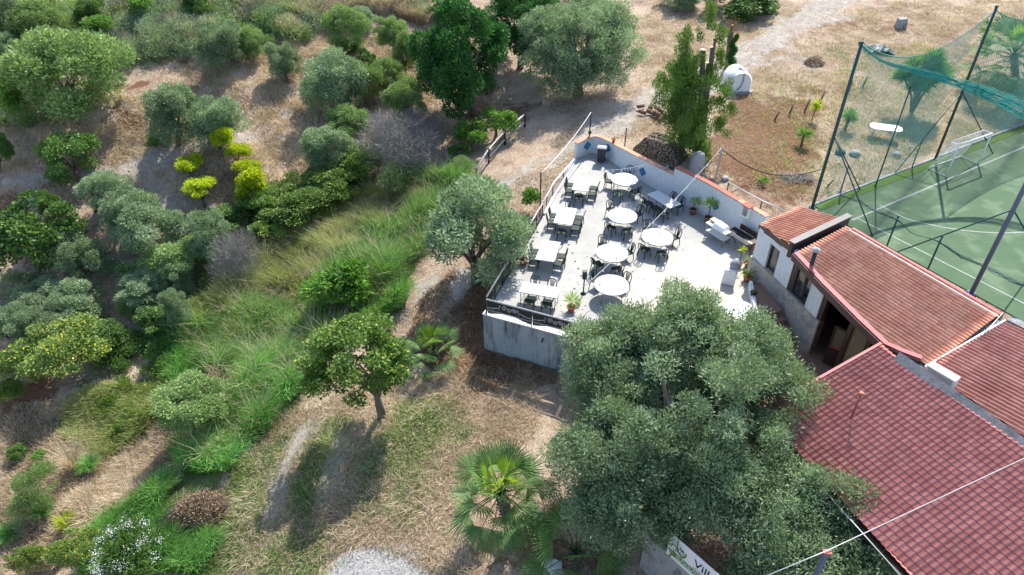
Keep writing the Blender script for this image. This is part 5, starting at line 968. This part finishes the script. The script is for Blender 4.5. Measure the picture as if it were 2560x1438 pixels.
# ---------------------------------------------------------------- trees and shrubs, placed one by one
TR=[ # kind, crown box (cx,cy,w,h), base, label
('olivegreen',(170,185,275,235),(185,290),'biggest full green olive at the upper left corner'),
('olivegreen',(85,60,135,120),(85,118),'grey green olive behind the biggest upper left olive'),
('olive',(15,45,110,130),(10,125),'silvery olive cut by the top left corner of the frame'),
('bright',(245,68,90,58),(235,100),'low bright green bush above the biggest upper left olive'),
('bright',(350,18,70,50),(350,50),'bright green bush at the top edge left of centre'),
('broad',(490,15,90,70),(490,52),'dark green bush at the top edge among the scrub'),
('broad',(230,28,80,66),(230,62),'dark round bush at the top edge near the left corner'),
('olive',(545,112,130,128),(548,168),'silver green olive on the edge of the upper scrub'),
('olivegreen',(618,108,88,84),(620,145),'small green olive touching the right of the scrub edge olive'),
('bright',(20,235,90,150),(20,295),'bright green shrub at the left edge below the corner olive'),
('scrubby',(85,262,95,85),(85,300),'dull olive coloured shrub at the foot of the biggest olive'),
('olive',(15,140,80,110),(15,190),'dark silvery shrub at the left edge beside the biggest olive'),
('olive',(440,285,155,150),(445,362),'silvery olive with a pointed top above the lemon trees'),
('olive',(532,300,145,135),(525,362),'silvery olive directly above the topmost lemon tree'),
('broad',(395,352,70,40),(400,372),'small dark shrub at the foot of the pointed olive'),
('lemon',(552,348,78,62),(553,396),'topmost yellow green lemon tree beside the silvery olive'),
('lemon',(594,384,66,52),(594,420),'yellow lemon tree second from the top of the row'),
('lemon',(614,424,76,52),(614,470),'yellow lemon tree third in the crowded row'),
('lemon',(628,470,105,105),(628,520),'largest yellow green lemon tree at the bottom of the row'),
('lemon',(471,412,76,54),(480,446),'small round topped lemon tree standing alone on the path'),
('lemon',(502,473,98,62),(513,516),'flat topped lemon tree with a visible trunk below the lone one'),
('broad',(172,392,138,125),(197,452),'dark green round tree standing alone beside the left path'),
('broad',(3,372,52,125),(3,432),'green tree cut by the left edge beside the path'),
('olive',(265,472,125,100),(240,528),'pale silvery olive at the start of the diagonal olive row'),
('olive',(322,522,150,138),(295,592),'silvery olive second in the diagonal olive row'),
('olive',(372,572,180,145),(350,640),'silvery olive third and largest in the diagonal row'),
('broad',(85,585,215,195),(100,672),'large dark leafy tree at the left edge with an uneven crown'),
('broad',(120,512,62,70),(118,560),'leafy offshoot rising above the large dark left tree'),
('olive',(192,640,140,128),(212,692),'grey green olive just right of the large dark left tree'),
('olive',(172,762,145,115),(160,810),'silvery olive right of centre in the lower left thicket'),
('olive',(85,745,150,100),(80,790),'silvery olive at the top of the lower left thicket'),
('olive',(35,822,120,115),(35,880),'silvery olive at the left edge of the lower thicket'),
('olive',(115,812,125,105),(115,860),'silvery olive in the middle of the lower left thicket'),
('yellow',(155,872,215,170),(160,930),'lemon bush dotted with yellow fruit below the thicket'),
('yellow',(60,905,130,110),(50,950),'fruit dotted bush left of the large fruiting lemon bush'),
('yellow',(15,980,90,75),(10,1012),'yellow green bush at the left edge below the fruiting bushes'),
('olive',(525,600,125,135),(530,668),'grey green olive left of the bare grey tree'),
('grey',(590,645,130,150),(588,705),'bare grey branched tree beside the tall seeding grass'),
('grey',(1000,365,190,165),(1005,440),'large bare grey bush above the reed strip'),
('grey',(1060,318,120,90),(1060,370),'bare grey bush behind the large bare one'),
('scrubby',(1000,440,140,90),(1000,475),'dark scrubby bush at the foot of the large bare grey bush'),
('olivegreen',(430,640,160,110),(430,690),'mixed green shrub below the largest diagonal row olive'),
('olive',(345,712,130,90),(345,750),'dusty olive shrub beside the brown path below the olive row'),
('olive',(438,692,95,90),(438,735),'small silvery shrub left of the bare grey tree foot'),
('olive',(440,775,75,125),(440,840),'dark silvery shrub above the shadowed reeds'),
('broad',(400,790,120,80),(400,825),'dark bramble bush above the shadowed gully'),
('broad',(270,835,110,75),(270,870),'dark shrub at the right of the fruiting lemon bush'),
('olivegreen',(480,1010,195,155),(492,1098),'round green olive standing at the edge of the bright reeds'),
('mango',(850,720,160,135),(840,778),'bright glossy broad leafed tree beside the reeds'),
('olive',(712,152,96,108),(718,205),'compact olive alone on the dry upper slope'),
('olivegreen',(866,72,118,118),(868,140),'round green olive near the top beside the white flowering bush'),
('broad',(862,122,70,50),(850,140),'dark undergrowth at the foot of the round green top olive'),
('olivegreen',(978,82,84,82),(988,148),'small green olive with a bare trunk near the top'),
('olive',(832,205,172,150),(832,280),'wide silver olive in the middle of the upper slope'),
('broad',(912,152,60,55),(912,182),'small leafy bush between the wide silver olive and the top olives'),
('olivegreen',(915,205,90,100),(915,262),'yellowish green olive touching the wide silver olive'),
('olivegreen',(968,188,95,85),(968,240),'pale green olive behind the slope row'),
('olivegreen',(1010,130,70,110),(1015,190),'slim green olive beside the dark pinnate tree'),
('olivegreen',(1012,250,125,110),(1005,308),'round pale green olive in front of the dark pinnate tree'),
('olivegreen',(868,305,115,85),(870,350),'pale green olive above the bluish one'),
('olive',(822,375,135,118),(818,436),'bluish olive below the pale green one'),
('dark',(1150,150,270,300),(1185,290),'tall dark green pinnate leaved tree left of the huge olive'),
('dark',(1300,55,200,190),(1300,170),'dark green tree behind the huge olive at the top edge'),
('bright',(1180,335,100,80),(1180,375),'bright green sapling left of the timber fence'),
('bright',(1248,300,90,76),(1240,340),'bright green sapling at the upper end of the timber fence'),
('scrubby',(1155,420,90,60),(1155,440),'low green bush at the lower end of the timber fence'),
('broad',(1150,375,60,40),(1150,395),'little orange tinged bush below the bright saplings'),
('bramble',(745,510,175,105),(745,560),'dark bramble mound in the middle above the seeding grass'),
('bramble',(830,460,165,100),(830,505),'leafy bramble mound next along the strip'),
('bramble',(905,410,130,95),(905,450),'bramble mound nearest the large bare grey bush'),
('bramble',(650,500,120,75),(650,540),'fig like leafy bush beside the largest lemon tree'),
('bramble',(690,555,120,70),(690,590),'bramble mound below the leafy fig like bush'),
('broad',(560,545,120,70),(560,575),'bright leafed bush behind the bare grey tree'),
('olive',(1200,575,285,255),(1190,708),'large silvery olive beside the left terrace railing'),
('citrus',(895,895,290,240),(955,1042),'citrus tree with yellow tips and a forked trunk in the clearing'),
('broad',(1120,20,100,60),(1115,45),'dull shrub at the top edge left of the dark tree'),
('olive',(1700,-5,110,50),(1700,15),'shaded olive at the top edge above the conifer'),
('broad',(1850,5,190,60),(1840,30),'dark shaded shrub at the top edge beside the road'),
('olivegreen',(1480,-15,170,40),(1480,2),'olive cut by the top edge right of the dark tree'),
('bright',(1330,500,60,60),(1335,525),'bright green shrub just outside the bar railing'),
('yellow',(215,1375,190,110),(200,1420),'yellow flowered bush at the bottom left corner'),
('yellow',(90,1400,150,70),(80,1430),'low yellow flowered bush in the bottom left corner'),
('scrubby',(95,1210,120,95),(95,1255),'yellow green scrub bush on the left bank'),
('scrubby',(75,1270,110,70),(85,1300),'dark grassy bush on the lower left bank'),
('bright',(100,1140,40,34),(100,1155),'small bright green plant on the red earth'),
('broad',(40,1130,50,44),(40,1150),'small dark leafed plant at the left edge on red earth'),
]
for k in TR:
    kind,box,base,lab=k; tr=kind not in('bramble','scrubby','yellow') and not any(w_ in lab for w_ in ('bush','shrub','undergrowth','plant ')); nm={'lemon':'lemon_tree','citrus':'citrus_tree','grey':'bare_tree' if tr else 'bare_bush','bramble':'bramble_bush','yellow':'fruiting_bush'}.get(kind)
    tree(kind,box,base,lab,'tree' if tr else 'bush',nm or ('olive_tree' if 'olive' in kind and tr else 'tree' if tr else 'bush'),None,4,tr)
# the huge olive behind, and the big foreground olives: crowns of their own
def bigtree(label,base,cz,spheres,nleaf,nper,cr,L,wd,mat,seed,name='olive_tree',trunkr=.32,up=.5,droop=0):
    B=base if isinstance(base,Vector) else G(*base); root=thing(name,label,'tree',B); r=np.random.default_rng(seed); cl=[]
    for (x,y,z,R_) in spheres:
        P=clump_points(seed+int(x*10),nper,cr/R_*1.0,low=-.6)*R_; cl.append(P+np.array([x,y,z]))
    cl=np.concatenate(cl); n=len(cl); crr=cr*(.6+.75*r.random(n)); k=r.choice(n,nleaf,p=crr**2/np.sum(crr**2)); tone=r.random(n)
    sub=unit(r.normal(size=(n,11,3))); o=unit(unit(r.normal(size=(nleaf,3))+[0,0,.45])+sub[k,r.integers(0,11,nleaf)]*1.0); c=cl[k]+o*(crr[k]*(r.random(nleaf)**.28)*(.84+.3*r.random(nleaf)))[:,None]*[1,1,.9]
    d=unit(o*.6+[0,0,up]+r.normal(size=(nleaf,3))*.6); V,F=leaves_geo(c,d,L*(.6+.8*r.random(nleaf)),wd*(.7+.6*r.random(nleaf)),r); v=np.clip(.03+.6*tone[k]+.38*r.random(nleaf),0,.84); v=np.where(r.random(nleaf)<.05,.97,v)
    npmesh('crown',V,F,M[mat],root,v); b=MB(); f=Vector((spheres[0][0]*.3,spheres[0][1]*.3,spheres[0][2]*.35)); b.tube([(0,0,-.3),f*.5,f],[trunkr*1.4,trunkr,trunkr*.9],10)
    for q in cl[::max(1,n//26)]:
        q=Vector(q); m=f.lerp(q,.5)+Vector((0,0,-.25)); b.tube([f-Vector((0,0,.1)),m,q],[trunkr*.5,trunkr*.28,trunkr*.07],6)
    b.build('trunk',M['bark'],root); return root
bigtree('huge rounded olive beyond the dirt road behind the terrace',(1445,235),0,[(0,0,3.6,3.0),(-2.4,-.5,2.6,2.3),(2.6,.3,2.9,2.3),(.6,1.2,4.6,2.4),(-1.2,-1,1.6,1.9),(1.2,-.9,1.9,2.0),(-.9,1.3,4.0,2.3),(2.2,1.6,4.2,2),(-2.6,1.2,3.8,2)],95000,34,.58,.17,.027,'olive',40)
BT=Vector((5.6,14.6,-2.4))
bigtree('enormous olive in the foreground covering the terrace corner',BT,0,[(.4,1.3,5.6,3.1),(-1.9,.5,4.4,2.2),(2.2,1.4,5.0,2.3),(.4,2.9,5.0,2.4),(-1.8,-.9,3.2,1.9),(.2,-.6,4.4,2.2),(2.6,.0,4.1,2.0),(-2.0,2.0,4.2,1.9),(-3.1,.4,3.4,1.8),(-2.6,-1.0,3.0,1.5),(.6,-1.0,3.7,1.5),(.1,3.2,6.3,1.9),(2.3,3.0,5.9,1.9),(3.5,2.0,4.6,1.9),(-2.3,2.6,4.8,1.8),(-.3,-.9,3.0,1.5),(.4,3.8,6.7,1.6),(-2.4,3.7,5.3,1.8),(-1.3,4.2,5.6,1.5)],240000,46,.46,.14,.022,'olive',50,trunkr=.4)
bigtree('greener foreground olive in front of the pink roof',Vector((8.0,12.2,-2.4)),0,[(-.1,.5,3.6,1.9),(1.2,.4,3.9,1.7),(.6,-1.0,3.2,1.6),(-.9,1.3,3.9,1.6),(1.2,-1.9,2.8,1.3),(1.9,.9,3.9,1.5),(-.5,-.9,2.8,1.4),(.1,-2.2,2.2,1.3),(2.0,-1.0,3.4,1.3),(1.6,-2.2,2.9,1.3)],100000,44,.42,.13,.021,'olive',60,trunkr=.25)
bigtree('shaded olive thicket between the palms and the concrete wall',Vector((3.3,14.9,-2.4)),0,[(.0,.0,2.4,1.2),(-.3,.9,2.9,1.3)],20000,20,.5,.11,.018,'olive',70,trunkr=.16)
# conifer with lopped tops
def conifer():
    B=G(1752,400); root=thing('conifer_tree','ragged conifer with lopped pale stumps beside the firewood','tree',B); r=np.random.default_rng(5); cl=[];cr=[]
    def at(u,v): z=hgt(B,v); k=proj(B.x,B.y,B.z+z)[2]; return (u-1280)/CAM_F*k-B.x,z,k/CAM_F
    for u,v0,v1,wp_,n,q in ((1776,8,70,22,9,.9),(1722,72,150,26,9,.9),(1703,88,150,16,6,.9),(1747,75,105,12,3,.8),(1797,67,112,22,6,.9),(1797,128,170,30,6,.9),(1732,140,200,58,16,1),(1712,178,240,90,22,1),(1655,182,212,44,6,.8),(1712,235,320,92,30,1.1),(1722,300,372,84,22,1.1),(1752,350,398,62,12,1),(1808,195,262,52,12,.8),(1800,262,330,50,9,.8),(1832,268,290,26,3,.7),(1690,160,178,40,6,.7),(1780,165,190,40,5,.7)):
        for i in range(n):
            x,z,m=at(u+r.normal()*wp_*.30,v0+(v1-v0)*(i+.5)/n); cl.append((x,r.normal()*wp_*m*.33,z)); cr.append(min(.42,.2+wp_*m*.10)*q)
    cl=np.array(cl);cr=np.array(cr); nl=46000; k=r.choice(len(cl),nl,p=cr**2/np.sum(cr**2)); o=unit(r.normal(size=(nl,3))); c=cl[k]+o*(cr[k]*r.random(nl)**.35)[:,None]*[1,1,1.2]; d=unit(o*.5+[0,0,.9]+r.normal(size=(nl,3))*.4)
    V,F=leaves_geo(c,d,.13*(.6+.8*r.random(nl)),.026,r); tone=r.random(len(cl)); npmesh('crown',V,F,M['cypress'],root,np.clip(.05+.55*tone[k]+.4*r.random(nl),0,1))
    tb=MB(); ends=MB()
    for u,v,R_ in ((1758,124,.2),(1781,118,.15),(1771,157,.15),(1750,222,.13),(1788,96,.1)):
        x,z,m=at(u,v); tb.tube([(0,0,-.2),(x*.5,.1,z*.5),(x,.0,z)],[.2,R_*.8,R_*.7],9); ends.lathe([(0,.012),(R_*.85,.010)],(x,.0,z),12)
    tb.build('trunk',M['bark'],root); ends.build('cut_ends',M['wood'],root)
conifer()
def conifer2():
    B=G(1815,175); root=thing('lopped_tree','lopped tree with dead brown top and a dark green side, behind the tank','tree',B); root.scale=(.62,.62,.66); r=np.random.default_rng(6); cl=np.array([(.35+.3*math.sin(i),.1*i%.5,.4+i*.22) for i in range(16)]); cr=np.linspace(.6,.25,16); nl=12000; k=r.integers(0,16,nl); o=unit(r.normal(size=(nl,3))); c=cl[k]+o*(cr[k]*r.random(nl)**.5)[:,None]; V,F=leaves_geo(c,unit(o*.4+[0,0,.8]+r.normal(size=(nl,3))*.4),.13,.028,r); npmesh('crown',V,F,M['dark'],root,r.random(nl))
    nl=1200; c=np.array([-.1,.2,4.6])+r.normal(size=(nl,3))*[.4,.4,.4]; V,F=leaves_geo(c,unit(r.normal(size=(nl,3))+[0,0,.5]),.22,.02,r); npmesh('dead_foliage',V,F,M['brownlitter'],root,r.random(nl)*.5)
    tb=MB();ends=MB()
    for x,y,z,R_ in ((-.2,.2,4.9,.16),(-.5,.1,4.4,.12),(.1,.3,4.1,.1)): tb.tube([(0,0,-.2),(x*.5,y*.6,z*.5),(x,y,z)],[.25,R_*1.1,R_],8); ends.lathe([(0,.012),(R_,.010)],(x,y,z),12)
    tb.build('trunk',M['bark'],root); ends.build('cut_ends',M['wood'],root)
conifer2()
# palms and yuccas
fan_palm('large fan palm with bright young leaves left of the enormous olive',(1282,1350),1252,1.75,32,2.7,1)
fan_palm('small fan palm between the citrus tree and the retaining wall',(1078,905),1082,1.35,19,.8,2,3)
fan_palm('shaded fan palm at the bottom beside the concrete wall',(1430,1420),1440,1.9,24,.9,3,0)
fan_palm('big fan palm at the right edge behind the green net',(2535,230),2535,2.9,40,2.6,4,9)
heads=[(math.cos(a)*R_,math.sin(a)*R_*.8,z) for a,R_,z in ((0,.2,3.7),(1.1,.8,3.2),(2.3,.8,3.1),(3.4,.9,2.7),(4.5,.8,2.5),(5.5,.9,2.8),(.4,1.3,2.6),(2.9,1.3,2.5),(5,.4,3.2),(3.9,.4,2.0),(.9,.2,2.5))]
yucca('bushy yucca tree with many heads seen through the net',(2278,285),heads,1,.85,330,'yucca','yucca_tree',.035,.09,'bright')
yucca('small yucca with drooping leaves right of the stakes',(2003,365),[(0,0,.75)],2,.62,120,mat='bright'); yucca('yucca just behind the corner net pole',(2112,325),[(0,0,1.0),(.2,.1,.7)],3,.6,120,mat='bright'); yucca('yellow green shoot beside the stakes',(2030,300),[(0,0,.8),(.1,0,1.1)],4,.4,70,mat='lemon',trunkr=.03)
yucca('wispy green sapling above the palm behind the net',(2450,110),[(0,0,1.0),(.1,.1,1.5)],5,.5,70,mat='bright',trunkr=.04)
yucca('little green weed by the twigs in the dry yard',(1905,462),[(0,0,.2)],6,.35,60,mat='bright',trunkr=.02)
# oleander, pampas clump, broom
def oleander():
    B=G(345,1420); root=thing('oleander_bush','dark leafed bush with white flower clusters at the bottom','bush',B); V,F,v,cl=crown_geo(9,7000,18,.33,.16,.02,.8); s=1.3; npmesh('foliage',V*s+[0,0,.9],F,M['broad'],root,v*.8); r=np.random.default_rng(2); c=unit(r.normal(size=(26,3))); c[:,2]=abs(c[:,2])*.8+.1; c=c*s*.97+[0,0,.9]; k=r.integers(0,26,1500); p=c[k]+r.normal(size=(1500,3))*.11; V,F=leaves_geo(p,unit(r.normal(size=(1500,3))+[0,-.3,.8]),.04,.016,r); npmesh('flowers',V,F,M['flowerwhite'],root,None)
oleander()
def tuft(label,px,n,h,wd,mat,seed,sp=.6,name='grass_clump'):
    B=G(*px); r=np.random.default_rng(seed); root=thing(name,label,'grass clump',B); th=r.uniform(0,6.28,n); t=r.random(n)**.6*sp; d=np.stack([np.cos(th)*t,np.sin(th)*t,np.ones(n)],1); d=unit(d); hh=h*(.6+.5*r.random(n))[:,None]; s=np.stack([-np.sin(th),np.cos(th),0*th],1)*wd; p=np.stack([np.cos(th)*.12,np.sin(th)*.12,0*th],1)*r.random((n,1)); m=p+d*hh*.55; e=m+(d*[1.7,1.7,.55])*hh*.45
    V=np.stack([p-s,p+s,m+s*.8,m-s*.8,e+s*.1,e-s*.1],1).reshape(-1,3); i=np.arange(n)*6; F=np.concatenate([np.stack([i,i+1,i+2,i+3],1),np.stack([i+3,i+2,i+4,i+5],1)]); npmesh('stems',V,F,M[mat],root,np.tile(r.random(n),2)); return root
t_=tuft('clump of tall pale dry stems fanning out on the left bank',(190,1175),130,2.0,.011,'straw',3,.55); tuft('dark green tussock at the foot of the pale stems',(225,1170),500,.8,.014,'reed',4,1.0); tuft('green tussock on the bank at the lower left',(110,1285),400,.8,.014,'reed',5,1.0); tuft('green tussock by the bare earth at the left edge',(30,1345),500,.9,.014,'reed',6,1.0)
for u,v,s_ in ((790,30,1),(175,1320,2),): 
    tuft('broom tuft with yellow flowers '+('on the top scrub' if s_==1 else 'above the bottom left fruiting bush'),(u,v),260,1.0,.02,'lemon',s_+20,.5,'broom_bush')
tree('olive',(905,42,70,50),(905,62),'grey bush with white flowers behind the round top olive','bush','bush',None,4,False)
# ---------------------------------------------------------------- countless ground cover
R1_=[(1110,450),(1180,460),(1180,520),(1060,600),(1010,690),(985,770),(900,830),(790,830),(760,760),(850,650),(960,560),(1060,490)]
blades('reed_grass','dense bright green reeds beside the silvery olive',R1_,38000,.7,1.5,.016,M['reed'],(.25,-.1),.5,seed=1)
R2_=[(640,620),(760,560),(900,500),(1040,480),(1080,500),(960,570),(850,650),(760,700),(700,740),(640,720)]
blades('seeding_grass','tall yellow green grass with pale seed heads',R2_,22000,.7,1.4,.013,M['reedyellow'],(-.35,.1),.45,seed=2); blades('mixed_grass','green grass growing among the seeding grass',R2_,20000,.4,1.0,.015,M['reed'],(-.2,.0),.5,seed=3)
R3_=[(780,830),(880,830),(760,930),(740,980),(650,1080),(560,1170),(470,1190),(430,1120),(560,1060),(600,960),(560,940),(430,980),(420,860),(520,800),(640,760),(740,770)]
blades('reed_grass','bright green reeds filling the middle of the gully',R3_,46000,.55,1.3,.016,M['reed'],(.3,-.1),.6,seed=4)
blades('seeding_grass','pale green seeding grass on the gully bank',[(620,680),(760,720),(800,800),(700,900),(560,860),(480,800),(560,740)],14000,.5,1.1,.018,M['reedyellow'],(-.2,0),.5,seed=5)
R4_=[(330,1250),(400,1190),(450,1230),(400,1290),(500,1310),(540,1360),(500,1438),(200,1438),(230,1360)]
blades('reed_grass','bright green grass around the white flowered bush',R4_,26000,.45,1.1,.015,M['reed'],(.3,-.1),.6,seed=6)
blades('herb_cover','pale green weeds on the lower left slope',[(210,960),(420,930),(440,1040),(330,1100),(250,1140),(150,1090)],16000,.2,.55,.016,M['reedyellow'],(0,0),.8,seed=7)
blades('meadow_grass','green grass patches in the clearing',[(560,1180),(760,980),(900,1040),(1150,960),(1200,1080),(1120,1280),(950,1340),(820,1438),(500,1438)],20000,.08,.26,.014,M['herb'],(0,0),.9,seed=8)
blades('dry_grass','dry straw in the clearing below the terrace',[(640,1060),(960,930),(1330,920),(1340,1100),(1120,1290),(1180,1438),(1100,1438),(900,1360),(600,1438),(540,1380),(600,1180)],38000,.06,.26,.010,M['straw'],(0,0),1.6,seed=9)
blades('dry_grass','dry brown grass on the lower left slope',[(0,980),(220,960),(260,1140),(440,1060),(470,1200),(330,1290),(230,1400),(0,1438)],36000,.15,.45,.011,M['straw'],(0,0),1.0,seed=10)
blades('dry_grass','dry straw covering the upper slope',[(250,300),(560,120),(830,60),(1000,110),(1160,330),(1000,420),(760,500),(560,540),(400,500),(0,520),(0,300)],90000,.08,.32,.013,M['straw'],(-.15,0),1.3,seed=11,dens=1.2)
blades('dry_grass','dry straw in the yard around the tank and the road',[(1580,30),(2560,0),(2560,330),(2300,400),(2040,510),(1880,470),(1800,440),(1500,330),(1300,420),(1180,560),(1320,560),(1440,410),(1600,200)],80000,.05,.22,.013,M['straw'],(0,0),1.2,seed=12,dens=1.6)
blades('weed_tufts','small green weed tufts in the dry yard',[(1850,240),(2300,100),(2560,260),(2300,400),(2060,500),(1850,440)],9000,.08,.25,.014,M['reedyellow'],(0,0),.9,seed=13,dens=.8)
blades('litter','fallen brown leaves under the olive and along the wall',[(1080,700),(1230,640),(1215,880),(1420,910),(1380,960),(1150,990),(1010,870)],16000,.03,.12,.014,M['brownlitter'],(0,0),2.2,seed=14)
scrub('hillside_scrub','rough grey green scrub along the top of the slope',[(200,150),(300,0),(820,0),(1080,0),(1060,60),(900,20),(780,100),(640,60),(520,90),(500,140),(330,165)],210,.5,1.1,420,M['olive'],.16,.022,1)
scrub('hillside_scrub','dull greenish scrub filling the upper slope gaps',[(60,0),(820,0),(780,110),(500,140),(320,170),(120,110)],110,.4,.9,420,M['olivegreen'],.2,.024,2)
blades('hillside_grass','pale dry stems standing in the upper scrub',[(200,150),(300,0),(1080,0),(1040,50),(900,30),(780,110),(640,120),(520,150),(330,175)],26000,.5,1.5,.014,M['straw'],(-.2,0),.7,seed=15)
scrub('gully_scrub','tangled dark scrub along the gully edge',[(260,860),(420,820),(560,700),(640,700),(640,760),(520,800),(420,880),(440,940),(300,960),(230,900)],60,.3,.7,420,M['broad'],.13,.026,3)
scrub('gully_scrub','mixed green undergrowth below the olive row',[(290,700),(440,600),(500,640),(640,690),(600,740),(480,760),(400,830),(300,780)],55,.3,.7,380,M['olivegreen'],.15,.024,4)
scrub('gully_scrub','low leafy cover along the bramble strip',[(480,560),(600,520),(700,470),(900,400),(930,470),(800,540),(700,620),(560,620)],60,.3,.65,380,M['broad'],.13,.03,5)
scrub('bank_cover','green mat of creeping weeds on the lower bank',[(430,880),(560,860),(560,960),(440,1080),(300,1090),(240,1010),(340,960)],70,.25,.5,260,M['citrus'],.11,.022,6)
scrub('hillside_twigs','grey dry twiggy scrub among the upper bushes',[(200,150),(300,0),(820,0),(1080,0),(1040,50),(780,110),(640,60),(520,100),(330,160)],90,.5,1.0,260,M['grey'],.38,.008,7,.8)
scrub('hillside_twigs','brown dead scrub on the upper slope',[(220,150),(300,20),(820,0),(780,110),(520,110),(330,165)],50,.4,.9,300,M['straw'],.3,.012,8,.9)
blades('dry_stalks','pale dry stalks standing among the reeds',[(1110,450),(1180,520),(1010,690),(900,830),(760,930),(650,1080),(480,1190),(430,1120),(560,940),(420,860),(640,740),(640,620),(900,500)],9000,.9,1.8,.012,M['straw'],(.1,0),.7,seed=31)
scrub('gully_weeds','leafy weeds tangled among the reeds',[(1110,450),(1180,520),(1010,690),(900,830),(760,930),(650,1080),(480,1190),(430,1120),(560,940),(520,860),(640,740),(700,640),(900,500)],120,.25,.6,170,M['herb'],.17,.03,9,.7)
def stones(name,label,poly,n,s0,s1,seed):
    r=np.random.default_rng(seed); P=np.array(poly,float); xs=[];m=0
    while m<n:
        u=r.uniform(P[:,0].min(),P[:,0].max(),n*2); v=r.uniform(P[:,1].min(),P[:,1].max(),n*2); ok=inpoly(u,v,poly); u,v=u[ok],v[ok]; a=(u-1280)/CAM_F; b=(719-v)/CAM_F; dy=cp+b*sp; dz=-sp+b*cp; z=np.zeros(len(u))
        for _ in range(12): t=(z-CAM_H)/dz; z=.5*z+.5*ghv(a*t,dy*t)
        t=(z-CAM_H)/dz; xs.append(np.stack([a*t,dy*t,ghv(a*t,dy*t)],1)); m+=len(u)
    p=np.concatenate(xs)[:n]; s=(s0+(s1-s0)*r.random(n)**3)[:,None]; D=np.array([[1,0,0],[0,1,0],[-1,0,0],[0,-1,0],[0,0,.7],[0,0,-.5]]); V=(p[:,None]+D[None]*s[:,None]*r.uniform(.6,1.3,(n,6,1))).reshape(-1,3); T_=np.array([[0,1,4],[1,2,4],[2,3,4],[3,0,4],[1,0,5],[2,1,5],[3,2,5],[0,3,5]]); F=(np.arange(n)[:,None,None]*6+T_[None]).reshape(-1,3)
    return tag(npmesh(name,V,F,M['rock'],None),label,None,None,'stuff')
stones('loose_stones','small pale stones scattered along the dirt road',[(1240,480),(1480,330),(1660,230),(1880,100),(2100,0),(2160,0),(1960,130),(1700,280),(1500,370),(1340,500)],1400,.02,.09,1)
stones('loose_stones','small stones lying on the worn track in the clearing',[(820,1040),(880,1100),(820,1300),(1060,1350),(1080,1438),(760,1438),(640,1400),(690,1200)],1500,.015,.06,2)
stones('loose_stones','stones on the bare slope and paths of the grove',[(0,430),(330,400),(560,120),(820,60),(1000,140),(900,330),(760,480),(520,560),(300,440),(0,520)],1800,.02,.12,3)
stones('loose_stones','stones scattered in the dry yard',[(1580,30),(2560,0),(2560,320),(2040,510),(1860,470),(1600,330)],1500,.02,.1,4)
scrub('grove_undergrowth','low shrubs filling the gaps between the left olives',[(0,700),(240,700),(300,600),(380,700),(420,640),(640,690),(600,760),(430,820),(280,760),(250,860),(0,860)],70,.3,.7,380,M['olive'],.12,.02,11)
scrub('grove_undergrowth','rough weeds at the feet of the corner olives',[(0,60),(140,60),(300,160),(290,250),(140,310),(0,330)],60,.3,.8,380,M['olivegreen'],.14,.022,12)
def floor_leaves():
    r=np.random.default_rng(5); n=420; x=np.concatenate([r.normal(4.5,2.6,n//2),r.uniform(-1,12,n//2)]); y=np.concatenate([r.normal(24,1.6,n//2),r.uniform(22,39,n//2)]); ok=inpoly(x,y,TERR); x,y=x[ok],y[ok]; n=len(x); d=unit(np.stack([r.normal(size=n),r.normal(size=n),np.full(n,.06)],1)); V,F=leaves_geo(np.stack([x,y,np.full(n,.012)],1),d,.09,.02,r); tag(npmesh('fallen_leaves',V,F,M['brownlitter'],None,r.random(n)),'brown fallen leaves scattered on the terrace cement',None,None,'stuff')
floor_leaves()
